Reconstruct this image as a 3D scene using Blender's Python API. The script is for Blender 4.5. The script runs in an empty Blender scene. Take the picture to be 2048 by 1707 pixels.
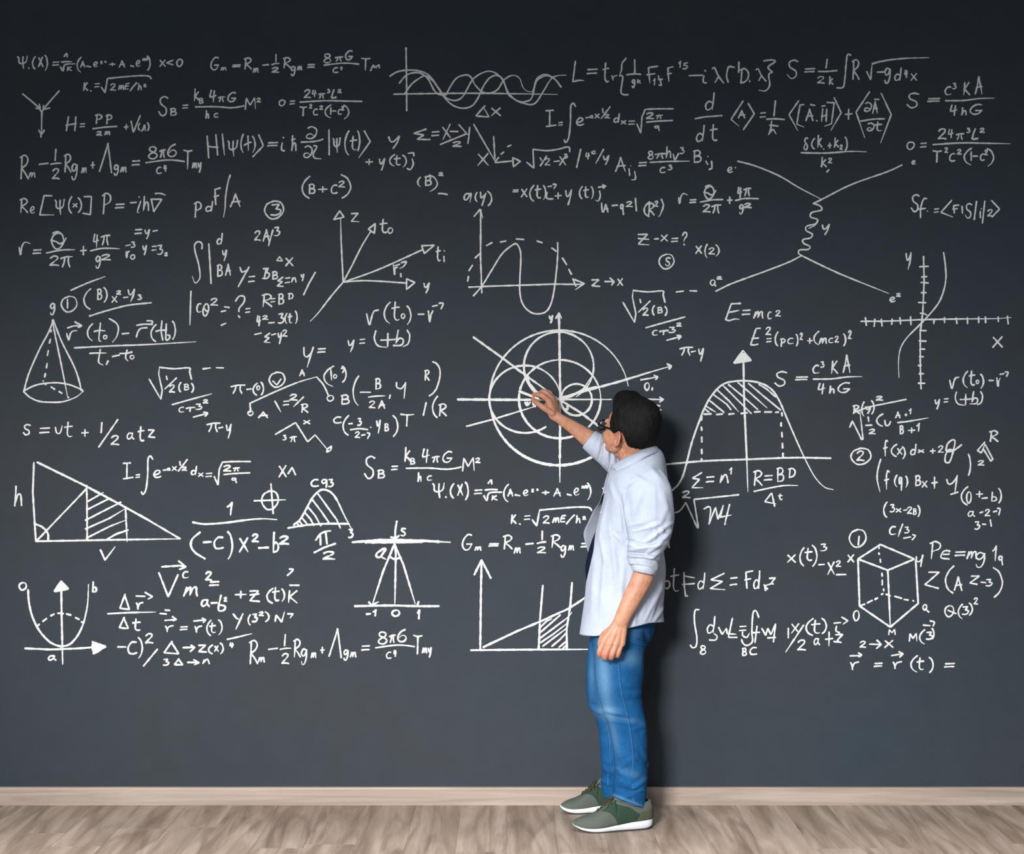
import bpy, bmesh, math, random
import numpy as np
from mathutils import Vector, Matrix, noise

# ---------------------------------------------------------------- camera, light, exposure
SC = bpy.context.scene
COL = SC.collection
D = 6.0            # camera to chalkboard wall (m)
CZ = 1.571         # camera height
S0 = 480.0         # photo pixels per metre on the wall
cam_data = bpy.data.cameras.new('camera')
cam_data.sensor_width = 36.0
cam_data.lens = 36.0 * S0 * D / 2048.0
cam = bpy.data.objects.new('camera', cam_data)
cam.location = (0, -D, CZ)
cam.rotation_euler = (math.pi / 2, 0, 0)
COL.objects.link(cam)
SC.camera = cam

world = bpy.data.worlds.new('world')
SC.world = world
world.use_nodes = True
world.node_tree.nodes['Background'].inputs[0].default_value = (0.86, 0.93, 1.0, 1)
world.node_tree.nodes['Background'].inputs[1].default_value = 0.275

def area(name, loc, aim, size, size_y, power, color=(1, 1, 1)):
    l = bpy.data.lights.new(name, 'AREA')
    l.shape = 'RECTANGLE'; l.size = size; l.size_y = size_y
    l.energy = power; l.color = color
    o = bpy.data.objects.new(name, l)
    o.location = loc
    o.rotation_euler = (Vector(aim) - Vector(loc)).to_track_quat('-Z', 'Y').to_euler()
    COL.objects.link(o)
    return o
# gridded softboxes: one far back left, one near left, and an added low fill for the lower wall, all outside the frame
far = area('softbox_far', (-1.6, -6.2, 2.9), (-0.15, 0.0, 0.0), 1.2, 0.8, 34, (1.0, 0.99, 0.975))
far.data.spread = math.radians(50)
far2 = area('fill_right', (-1.5, -6.2, 2.8), (2.3, 0.0, -0.05), 1.1, 0.8, 35, (0.97, 0.985, 1.0))  # extra fill added from the left to brighten the right of the board
far2.data.spread = math.radians(48)
key = area('softbox_key', (-2.7, -3.0, 1.9), (-1.4, 0.0, 0.45), 1.4, 0.8, 17, (1.0, 0.985, 0.965))
key.data.spread = math.radians(80)
low = area('low_fill', (-1.4, -2.9, 0.24), (0.0, 0.0, 0.70), 1.8, 0.30, 19, (0.95, 0.985, 1.0))  # low fill added to lift the lower wall, not an actual strip lamp
# overhead fill, added to brighten the floor in front of the wall; no real fixture
top = area('overhead_fill', (0.0, -0.9, 3.5), (0.0, -0.9, 0.0), 5.0, 0.5, 19, (1.0, 0.97, 0.94))
top.data.spread = math.radians(34)

SC.view_settings.view_transform = 'Standard'
SC.view_settings.look = 'None'
SC.view_settings.exposure = 0.0
SC.view_settings.gamma = 1.0
SC.view_settings.use_curve_mapping = False

# ---------------------------------------------------------------- helpers
def P(px, py, d):
    """point at photo pixel (px, py), d metres in front of the wall"""
    s = S0 * D / (D - d)
    return Vector(((px - 1024.0) / s, -d, CZ + (853.5 - py) / s))

def lin(r, g, b):
    f = lambda c: (c / 255 / 12.92) if c / 255 <= 0.04045 else ((c / 255 + 0.055) / 1.055) ** 2.4
    return (f(r), f(g), f(b), 1)

def link(name, me, mat=None, parent=None, smooth=True):
    o = bpy.data.objects.new(name, me)
    COL.objects.link(o)
    if mat is not None:
        if not isinstance(mat, (list, tuple)): mat = [mat]
        for m in mat: me.materials.append(m)
    if smooth:
        me.polygons.foreach_set('use_smooth', [True] * len(me.polygons))
    if parent is not None: o.parent = parent
    return o

def pydata(name, vs, fs, mat=None, parent=None, smooth=True):
    me = bpy.data.meshes.new(name)
    me.from_pydata([tuple(v) for v in vs], [], fs)
    me.update()
    return link(name, me, mat, parent, smooth)

def N(nt, typ, **kw):
    n = nt.nodes.new(typ)
    for k, v in kw.items():
        if k.startswith('i_'):
            n.inputs[k[2:].replace('_', ' ')].default_value = v
        else: setattr(n, k, v)
    return n

def new_mat(name, base=(0.5, 0.5, 0.5, 1), rough=0.6, spec=0.5):
    m = bpy.data.materials.new(name); m.use_nodes = True
    b = m.node_tree.nodes['Principled BSDF']
    b.inputs['Base Color'].default_value = base
    b.inputs['Roughness'].default_value = rough
    b.inputs['Specular IOR Level'].default_value = spec
    return m, m.node_tree, b

def coords(nt, scale=(1, 1, 1), rot=(0, 0, 0)):
    tc = N(nt, 'ShaderNodeTexCoord')
    mp = N(nt, 'ShaderNodeMapping')
    mp.inputs['Scale'].default_value = scale
    mp.inputs['Rotation'].default_value = rot
    nt.links.new(tc.outputs['Object'], mp.inputs['Vector'])
    return mp.outputs['Vector']

def noise_ramp(nt, vec, scale, stops, detail=4, rough=0.6, distortion=0):
    n = N(nt, 'ShaderNodeTexNoise')
    n.inputs['Scale'].default_value = scale
    n.inputs['Detail'].default_value = detail
    n.inputs['Roughness'].default_value = rough
    n.inputs['Distortion'].default_value = distortion
    nt.links.new(vec, n.inputs['Vector'])
    r = N(nt, 'ShaderNodeValToRGB')
    el = r.color_ramp.elements
    el[0].position, el[0].color = stops[0]
    el[1].position, el[1].color = stops[-1]
    for p, c in stops[1:-1]:
        e = el.new(p); e.color = c
    nt.links.new(n.outputs['Fac'], r.inputs['Fac'])
    return n, r

def bump(nt, b, height, strength=0.2, dist=0.002):
    bp = N(nt, 'ShaderNodeBump')
    bp.inputs['Strength'].default_value = strength
    bp.inputs['Distance'].default_value = dist
    nt.links.new(height, bp.inputs['Height'])
    nt.links.new(bp.outputs['Normal'], b.inputs['Normal'])
    return bp

def mix(nt, fac, a, b, mode='MIX'):
    m = N(nt, 'ShaderNodeMix', data_type='RGBA', blend_type=mode)
    for sock, v in ((m.inputs[0], fac), (m.inputs[6], a), (m.inputs[7], b)):
        if hasattr(v, 'is_output'): nt.links.new(v, sock)
        else: sock.default_value = v
    return m.outputs[2]

# ---------------------------------------------------------------- wall
def wall_material():
    m, nt, b = new_mat('painted_chalkboard', rough=0.7, spec=0.12)
    v = coords(nt)
    n1, r1 = noise_ramp(nt, v, 1.1, [(0.3, (0.0365, 0.041, 0.048, 1)), (0.7, (0.030, 0.041, 0.052, 1))], 3)
    n2, r2 = noise_ramp(nt, v, 9.0, [(0.3, (0.94, 0.94, 0.94, 1)), (0.7, (1.05, 1.05, 1.05, 1))], 6)
    nt.links.new(mix(nt, 1.0, r1.outputs[0], r2.outputs[0], 'MULTIPLY'), b.inputs['Base Color'])
    n3 = N(nt, 'ShaderNodeTexNoise'); n3.inputs['Scale'].default_value = 260; nt.links.new(v, n3.inputs['Vector'])
    bump(nt, b, n3.outputs['Fac'], 0.12, 0.001)
    return m
M_WALL = wall_material()
def box(name, x0, x1, y0, y1, z0, z1, mat, parent=None, bev=0.0, seg=1):
    bm = bmesh.new()
    vs = [bm.verts.new((x, y, z)) for x in (x0, x1) for y in (y0, y1) for z in (z0, z1)]
    for f in ((0, 1, 3, 2), (4, 6, 7, 5), (0, 4, 5, 1), (2, 3, 7, 6), (0, 2, 6, 4), (1, 5, 7, 3)):
        bm.faces.new([vs[i] for i in f])
    bmesh.ops.recalc_face_normals(bm, faces=bm.faces)
    if bev: bmesh.ops.bevel(bm, geom=bm.edges[:], offset=bev, segments=seg, affect='EDGES')
    me = bpy.data.meshes.new(name); bm.to_mesh(me); bm.free()
    return link(name, me, mat, parent, False)
wall = box('wall_back', -4.2, 4.2, 0.0, 0.12, 0.0, 3.9, M_WALL)
wall['kind'] = 'structure'

# ---------------------------------------------------------------- skirting board
def wood_material(name, c_lo, c_mid, c_hi, grain_axis, line=0.5, knots=False, rough=0.5):
    m, nt, b = new_mat(name, rough=rough, spec=0.35)
    tc = N(nt, 'ShaderNodeTexCoord')
    info = N(nt, 'ShaderNodeObjectInfo')
    add = N(nt, 'ShaderNodeVectorMath', operation='ADD')
    sc = N(nt, 'ShaderNodeVectorMath', operation='SCALE'); sc.inputs['Scale'].default_value = 17.0
    cmb = N(nt, 'ShaderNodeCombineXYZ')
    nt.links.new(info.outputs['Random'], cmb.inputs[0]); nt.links.new(info.outputs['Random'], cmb.inputs[1])
    nt.links.new(cmb.outputs[0], sc.inputs[0])
    nt.links.new(tc.outputs['Object'], add.inputs[0]); nt.links.new(sc.outputs[0], add.inputs[1])
    mp = N(nt, 'ShaderNodeMapping'); nt.links.new(add.outputs[0], mp.inputs['Vector'])
    if grain_axis == 'X': mp.inputs['Scale'].default_value = (0.6, 6, 14)
    else: mp.inputs['Scale'].default_value = (6.0, 0.7, 5)
    v = mp.outputs[0]
    n1, r1 = noise_ramp(nt, v, 2.2, [(0.28, c_lo), (0.5, c_mid), (0.74, c_hi)], 5, 0.55, 0.9)
    w = N(nt, 'ShaderNodeTexNoise'); w.inputs['Scale'].default_value = 0.9; w.inputs['Detail'].default_value = 1.5
    w.inputs['Distortion'].default_value = 0.6
    nt.links.new(v, w.inputs['Vector'])
    mul = N(nt, 'ShaderNodeMath', operation='MULTIPLY'); mul.inputs[1].default_value = 38 if grain_axis == 'Y' else 15
    nt.links.new(w.outputs['Fac'], mul.inputs[0])
    sn = N(nt, 'ShaderNodeMath', operation='SINE'); nt.links.new(mul.outputs[0], sn.inputs[0])
    r2 = N(nt, 'ShaderNodeValToRGB')
    r2.color_ramp.elements[0].position = 0.0; r2.color_ramp.elements[0].color = (1, 1, 1, 1)
    r2.color_ramp.elements[1].position = 1.0; r2.color_ramp.elements[1].color = (1 - 0.22 * line, 1 - 0.25 * line, 1 - 0.28 * line, 1)
    nt.links.new(sn.outputs[0], r2.inputs['Fac'])
    fine = N(nt, 'ShaderNodeMapping'); nt.links.new(add.outputs[0], fine.inputs['Vector'])
    fine.inputs['Scale'].default_value = (2.2, 120, 160) if grain_axis == 'X' else (110, 4, 100)
    n3, r3 = noise_ramp(nt, fine.outputs[0], 1.6, [(0.3, (0.86, 0.86, 0.86, 1)), (0.7, (1.06, 1.06, 1.06, 1))], 3)
    c = mix(nt, 1.0, mix(nt, 1.0, r1.outputs[0], r2.outputs[0], 'MULTIPLY'), r3.outputs[0], 'MULTIPLY')
    if knots:
        vo = N(nt, 'ShaderNodeTexVoronoi'); vo.inputs['Scale'].default_value = 0.72
        km = N(nt, 'ShaderNodeMapping'); nt.links.new(add.outputs[0], km.inputs['Vector']); km.inputs['Scale'].default_value = (6.0, 2.2, 1)
        nt.links.new(km.outputs[0], vo.inputs['Vector'])
        rk = N(nt, 'ShaderNodeValToRGB')
        rk.color_ramp.elements[0].position = 0.02; rk.color_ramp.elements[0].color = (0.42, 0.36, 0.33, 1)
        rk.color_ramp.elements[1].position = 0.16; rk.color_ramp.elements[1].color = (1, 1, 1, 1)
        nt.links.new(vo.outputs['Distance'], rk.inputs['Fac'])
        c = mix(nt, 0.85, c, rk.outputs[0], 'MULTIPLY')
    hs = N(nt, 'ShaderNodeHueSaturation')
    mr = N(nt, 'ShaderNodeMapRange'); mr.inputs['To Min'].default_value = 0.93; mr.inputs['To Max'].default_value = 1.06
    nt.links.new(info.outputs['Random'], mr.inputs['Value']); nt.links.new(mr.outputs[0], hs.inputs['Value'])
    nt.links.new(c, hs.inputs['Color']); nt.links.new(hs.outputs[0], b.inputs['Base Color'])
    bump(nt, b, n3.outputs['Fac'], 0.15, 0.0008)
    return m
M_SKIRT = wood_material('pale_oak', (0.27, 0.215, 0.175, 1), (0.36, 0.29, 0.245, 1), (0.43, 0.355, 0.30, 1), 'X', 0.55)
M_FLOOR = wood_material('grey_oak', (0.17, 0.122, 0.094, 1), (0.285, 0.222, 0.178, 1), (0.41, 0.335, 0.28, 1), 'Y', 0.85, True)
def skirting():
    prof = [(0, 0), (-0.016, 0), (-0.016, 0.066), (-0.0145, 0.0715), (-0.010, 0.0735), (0, 0.0735)]
    vs, fs = [], []
    for x in (-4.2, 4.2):
        vs += [(x, y, z) for y, z in prof]
    n = len(prof)
    for i in range(n): fs.append((i, (i + 1) % n, n + (i + 1) % n, n + i))
    fs.append(tuple(range(n))[::-1]); fs.append(tuple(range(n, 2 * n)))
    o = pydata('baseboard_back', vs, fs, M_SKIRT, None, False)
    o['kind'] = 'structure'
skirting()

# ---------------------------------------------------------------- floor of planks running to the wall
floor = box('floor', -4.2, 4.2, -6.5, 0.0, -0.06, -0.0145, new_mat('underlay', (0.03, 0.022, 0.017, 1), 0.9)[0])
floor['kind'] = 'structure'
def planks():
    rnd = random.Random(5)
    W, gap = 0.19, 0.0003
    meshes = {}
    x = -4.2
    k = 0
    while x < 4.2:
        w = min(W, 4.2 - x)
        y = -6.5
        first = rnd.uniform(0.5, 1.3)
        cuts = [y]
        y += first
        while y < -0.25:
            cuts.append(y); y += 1.3
        cuts.append(0.0)
        for a, b_ in zip(cuts[:-1], cuts[1:]):
            key = (round(w, 3), round(b_ - a, 3))
            if key not in meshes:
                o = box('plank', gap / 2, w - gap / 2, gap / 2, (b_ - a) - gap / 2, -0.0144, 0.0, M_FLOOR, floor, 0.0003)
                meshes[key] = o.data
            else:
                o = bpy.data.objects.new('plank', meshes[key]); COL.objects.link(o); o.parent = floor
            o.location = (x, a, 0)
            k += 1
        x += W
planks()
# ---------------------------------------------------------------- chalk writing
FONT = {
'.': '~ 20 30 70 50 80 80', ':': '~ 20 20 60 20;~ 30 80 80 60',
'(': '~ 100 0 45 18 5 45 10 70 40 88 90 100', ')': '~ 0 0 60 15 95 45 90 65 60 85 10 100',
'=': '~ 8 10 50 6 100 0;~ 0 100 50 90 95 88', '+': '_ 50 0 48 100;~ 0 52 50 50 100 46', '/': '_ 100 0 45 50 0 100', '<': '_ 100 0 0 60 100 100',
'0': '~ 50 0 15 10 0 50 15 92 50 100 88 88 100 48 85 8 50 0 35 4', '1': '~ 0 35 35 25 80 0;~ 80 0 65 50 55 100',
'2': '~ 5 22 40 0 85 5 82 30 45 60;_ 45 60 0 95;~ 0 95 50 92 100 98', '3': '_ 10 5 85 0 50 42;~ 50 42 100 52 85 85 45 98 0 95',
'4': '~ 25 0 10 35 5 58 45 55 95 45;_ 72 5 62 50 55 100', '5': '_ 90 0 30 6 25 42;~ 25 42 80 45 85 75 45 98 0 95', '6': '~ 85 0 35 20 0 65 20 98 65 98 95 75 80 52 45 50 15 70',
'8': '~ 60 45 15 30 20 5 60 0 90 15 70 42 30 55 0 78 25 98 70 98 100 75 80 52 45 45', '9': '~ 85 5 30 0 5 25 25 48 60 35 85 5;~ 85 5 82 45 75 100',
'?': '~ 0 25 40 2 90 5 85 30 40 55 35 72;~ 30 90 45 98',
'A': '_ 0 100 30 50 50 0;_ 50 0 72 50 95 100;~ 12 66 50 60 95 58', 'B': '~ 15 5 12 50 10 100;~ 0 8 55 0 85 18 70 38 20 48;~ 20 48 80 50 95 72 75 92 8 98',
'C': '~ 90 8 45 5 8 45 15 88 60 100 100 88', 'D': '~ 25 5 20 50 15 100;~ 0 10 60 0 100 30 90 70 55 90 12 98',
'E': '_ 100 0 35 4 10 45 0 95 85 92;~ 15 48 80 42', 'F': '_ 100 0 15 8;~ 15 8 20 50 28 100;~ 0 52 75 45', 'G': '~ 95 5 60 0 15 30 0 70 25 98 65 95 98 62;_ 98 62 45 62',
'H': '~ 25 0 15 50 5 100;~ 95 0 90 50 85 100;~ 0 60 50 55 100 48', 'K': '~ 25 0 20 50 10 100;_ 90 0 20 55;~ 20 55 60 75 100 100', 'L': '~ 60 0 35 40 10 95;~ 10 95 50 98 100 90',
'M': '_ 0 100 10 5 48 65 92 0 100 95', 'O': '~ 50 2 15 15 0 60 25 98 60 95 95 60 98 20 60 0 40 6', 'P': '~ 25 5 20 50 12 100;~ 0 12 50 0 95 15 85 42 22 58',
'R': '~ 22 8 18 50 10 100;~ 0 10 55 0 92 15 75 38 18 55;~ 18 55 60 75 98 100', 'S': '~ 95 8 60 0 20 12 25 38 75 60 75 88 35 100 0 78',
'T': '~ 0 0 50 6 100 2;~ 50 6 48 50 45 100', 'X': '_ 5 8 50 50 100 100;_ 90 0 0 100', 'Z': '_ 5 5 95 0 5 92 100 95',
'a': '~ 75 10 25 12 0 60 20 95 60 70 80 8;~ 80 8 72 60 100 98', 'b': '~ 25 0 18 50 12 95;~ 15 60 60 50 98 68 80 92 12 98', 'c': '~ 95 5 45 5 5 45 15 90 55 98 100 90',
'd': '~ 100 0 92 45 78 98;~ 80 58 40 50 5 72 15 98 50 96 82 78', 'e': '~ 5 62 55 55 88 25 60 3 20 25 5 65 30 97 70 95 100 82', 'f': '~ 95 8 65 0 40 25 38 60 42 100;~ 0 52 85 46',
'g': '~ 85 8 40 0 8 25 30 45 65 35 90 5;~ 90 5 85 55 55 95 20 98 8 80', 'h': '~ 20 0 15 50 5 100;~ 8 88 40 45 75 45 85 98', 'i': '~ 25 42 8 75 20 95 80 98;~ 45 0 60 6',
'j': '~ 80 0 95 50 55 98 5 90', 'k': '~ 22 0 18 50 8 100;_ 85 25 20 65;~ 20 65 60 78 100 98', 'l': '~ 50 0 50 100', 'm': '_ 0 100 22 5;~ 8 75 38 10 48 12 42 92;~ 44 82 68 10 88 8 88 55 94 100',
'n': '_ 0 95 20 10;~ 15 70 55 5 78 10 90 50 100 98', 'o': '~ 50 2 12 20 0 60 30 98 70 92 98 55 85 12 50 2 35 6', 'p': '_ 5 5 15 100;~ 8 10 80 8 80 45 12 55',
'q': '~ 85 10 35 2 5 22 25 45 65 35 88 5;~ 85 5 80 50 95 100', 'r': '~ 0 15 15 50 22 100;~ 20 70 45 25 98 8', 's': '~ 90 10 30 5 15 30 70 55 85 80 45 98 0 92',
't': '~ 45 0 38 40 35 80 60 98 95 95;~ 0 35 50 30 100 28', 'x': '_ 5 5 50 50 98 98;_ 95 0 0 100', 'y': '~ 5 5 20 42 50 40 90 0;~ 92 0 75 50 40 100', 'z': '_ 5 8 90 5 5 92 100 98',
'psi': '~ 0 5 12 15 15 50 45 60 85 45 98 0;~ 55 5 52 50 60 100', 'pi': '~ 0 22 50 5 100 4;~ 35 18 30 55 15 98;~ 68 12 66 55 78 98', 'theta': '~ 55 0 20 25 5 65 25 98 60 92 95 50 85 8 50 0;~ 20 35 60 60 90 55',
'Sigma': '_ 95 0 10 38 85 48 5 92 100 98', 'Delta': '_ 55 0 2 92 98 100 50 5', 'lambda': '~ 0 8 20 0 50 50 98 100;_ 55 55 25 95', 'partial': '~ 15 12 55 0 98 25 90 70 50 98 8 95 5 72 40 60 80 78',
'hbar': '~ 25 0 20 50 5 98;~ 8 88 50 50 85 55 95 98;~ 0 28 50 25 80 20', 'delta': '~ 90 5 50 0 20 22 45 45 80 65 65 95 20 98 5 75 35 50 60 45', 's_': '',
}
def parse_strokes(txt):
    out = []
    for part in txt.split(';'):
        t = part.split()
        if not t: continue
        c = [float(v) for v in t[1:]]
        out.append((t[0] == '~', list(zip(c[0::2], c[1::2]))))
    return out
GLYPHS = {k: parse_strokes(v) for k, v in FONT.items()}

def catmull(pts, step):
    pts = [np.array(p, float) for p in pts]
    if len(pts) < 3: return pts
    ext = [2 * pts[0] - pts[1]] + pts + [2 * pts[-1] - pts[-2]]
    out = []
    for i in range(1, len(ext) - 2):
        p0, p1, p2, p3 = ext[i - 1:i + 3]
        n = max(2, int(np.linalg.norm(p2 - p1) / step))
        for k in range(n):
            t = k / n
            out.append(0.5 * ((2 * p1) + (-p0 + p2) * t + (2 * p0 - 5 * p1 + 4 * p2 - p3) * t * t + (-p0 + 3 * p1 - 3 * p2 + p3) * t ** 3))
    out.append(pts[-1])
    return out

def resample(pts, step):
    pts = np.array(pts, float)
    seg = np.linalg.norm(np.diff(pts, axis=0), axis=1)
    L = np.concatenate([[0], np.cumsum(seg)])
    if L[-1] < 1e-6: return pts[:1]
    n = max(2, int(round(L[-1] / step)) + 1)
    t = np.linspace(0, L[-1], n)
    return np.stack([np.interp(t, L, pts[:, 0]), np.interp(t, L, pts[:, 1])], 1)

def chalk_material():
    m, nt, b = new_mat('chalk', (0.8, 0.8, 0.79, 1), 0.95, 0.0)
    v = coords(nt)
    n, r = noise_ramp(nt, v, 420, [(0.30, (0.42, 0.43, 0.44, 1)), (0.46, (0.70, 0.70, 0.69, 1)), (0.8, (0.78, 0.78, 0.77, 1))], 3, 0.7)
    nt.links.new(r.outputs[0], b.inputs['Base Color'])
    return m
M_CHALK = chalk_material()

def stroke_mesh(strokes):
    """strokes: (points in photo px on the wall, width in px) -> slightly raised chalk ribbon"""
    rnd = random.Random(len(strokes) * 31 + 7)
    vs, fs = [], []
    for si, (pts, w) in enumerate(strokes):
        q = resample(pts, 1.5)
        n = len(q)
        if n < 2:
            q = np.array([q[0] - [0.8, 0], q[0] + [0.8, 0]]); n = 2
        tan = np.gradient(q, axis=0)
        tan /= np.maximum(np.linalg.norm(tan, axis=1)[:, None], 1e-9)
        nor = np.stack([-tan[:, 1], tan[:, 0]], 1)
        ph = rnd.uniform(0, 100)
        thin_end = n > 14 and rnd.random() < 0.45
        base = len(vs)
        lift = 0.00002 * (si % 9)
        q0 = q[0] - tan[0] * w * 0.32; q1 = q[-1] + tan[-1] * w * 0.32
        Q = [q0] + list(q) + [q1]; NN = [nor[0]] + list(nor) + [nor[-1]]
        m = len(Q)
        for i in range(m):
            s = i / (m - 1)
            ww = w * 0.5 * (1.0 + 0.17 * noise.noise((i * 0.16 + ph, si * 3.1, 0)) * 2)
            if i in (0, m - 1): ww *= 0.45
            if thin_end and s > 0.6: ww *= 1 - 0.55 * (s - 0.6) / 0.4
            a = ww * (1 + rnd.uniform(-0.13, 0.13)); b_ = ww * (1 + rnd.uniform(-0.13, 0.13))
            for off, h in ((a, 0.00015), (0, 0.0007), (-b_, 0.00015)):
                x, y = Q[i] + NN[i] * off
                vs.append(((x - 1024) / S0, -h - lift, (1607.58 - y) / S0))
        for i in range(m - 1):
            k = base + i * 3
            for j in (0, 1):
                fs.append((k + j, k + j + 1, k + 3 + j + 1, k + 3 + j))
    return vs, fs

def build_chalk(data):
    blocks, cur = [], None
    for ln in data.strip().split('\n'):
        if ln.startswith('@'):
            nm, label, org = ln[1:].split('|')
            nm, _, tag = nm.partition('#')
            cur = dict(name=nm, label=label, tag=tag, items=[])
            blocks.append(cur)
            ox, oy, s = [float(v) for v in org.split()]
            W = 1.0
        elif ln.startswith('+ ') and len(ln.split()) == 4 and ';' not in ln:
            ox, oy, s = [float(v) for v in ln.split()[1:]]
        else:
            for part in ln.split(';'):
                t = part.split()
                if not t: continue
                k, c = t[0], t[1:]
                if k == 'w': W = float(c[0]); continue
                if k == 'copy':
                    cur['items'].append(('copy', c[0], [ox + float(c[1]) / s, oy + float(c[2]) / s, ox + float(c[3]) / s, oy + float(c[4]) / s]))
                    continue
                c = [float(v) for v in c]
                if k in '~_':
                    pts = [(ox + a / s, oy + b_ / s) for a, b_ in zip(c[0::2], c[1::2])]
                    cur['items'].append(('s', catmull(pts, 1.0) if k == '~' else pts, W))
                elif k == 'c' and len(c) == 6:
                    cx, cy, rx, ry, a0, a1 = c
                    pts = [(ox + (cx + rx * math.cos(math.radians(a))) / s, oy + (cy + ry * math.sin(math.radians(a))) / s)
                           for a in np.linspace(a0, a1, max(8, int(abs(a1 - a0) / 4)))]
                    cur['items'].append(('s', pts, W))
                else:
                    x0, y0, x1, y1 = ox + c[0] / s, oy + c[1] / s, ox + c[2] / s, oy + c[3] / s
                    q_ = 0.10 if k in ('=', 'm', 'n', 'pi', '3') else 0.2
                    ix = min(1.4, (x1 - x0) * q_); iy = min(1.4, (y1 - y0) * q_)
                    x0 += ix; x1 -= ix; y0 += iy; y1 -= iy
                    small = max(x1 - x0, y1 - y0) < 14
                    for smooth, g in GLYPHS[k]:
                        pts = [(x0 + (x1 - x0) * a / 100, y0 + (y1 - y0) * b_ / 100) for a, b_ in g]
                        if smooth: pts = catmull(pts, 0.8)
                        cur['items'].append(('s', pts, W * (0.86 if small else 1.0)))
    tags = {b_['tag']: b_ for b_ in blocks if b_['tag']}
    for b_ in blocks:
        strokes = []
        for it in b_['items']:
            if it[0] == 's': strokes.append((it[1], 3.15 * it[2]))
            else:
                src = [(i[1], i[2]) for i in tags[it[1]]['items']]
                allp = np.array([p for q, _ in src for p in q])
                a0, a1 = allp.min(0), allp.max(0)
                x0, y0, x1, y1 = it[2]; x0 += 1.5; x1 -= 1.5; y0 += 1.5; y1 -= 1.5
                kx, ky = (x1 - x0) / (a1[0] - a0[0]), (y1 - y0) / (a1[1] - a0[1])
                for q, w in src:
                    strokes.append(([(x0 + (p[0] - a0[0]) * kx, y0 + (p[1] - a0[1]) * ky) for p in q], 3.15 * w * (1.06 if kx > 1.1 else 1)))
        vs, fs = stroke_mesh(strokes)
        me = bpy.data.meshes.new('chalk_' + b_['name'])
        me.from_pydata(vs, [], fs); me.update()
        o = link('chalk_' + b_['name'], me, M_CHALK, wall, False)
        o['label'] = 'white chalk ' + b_['label']
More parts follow.
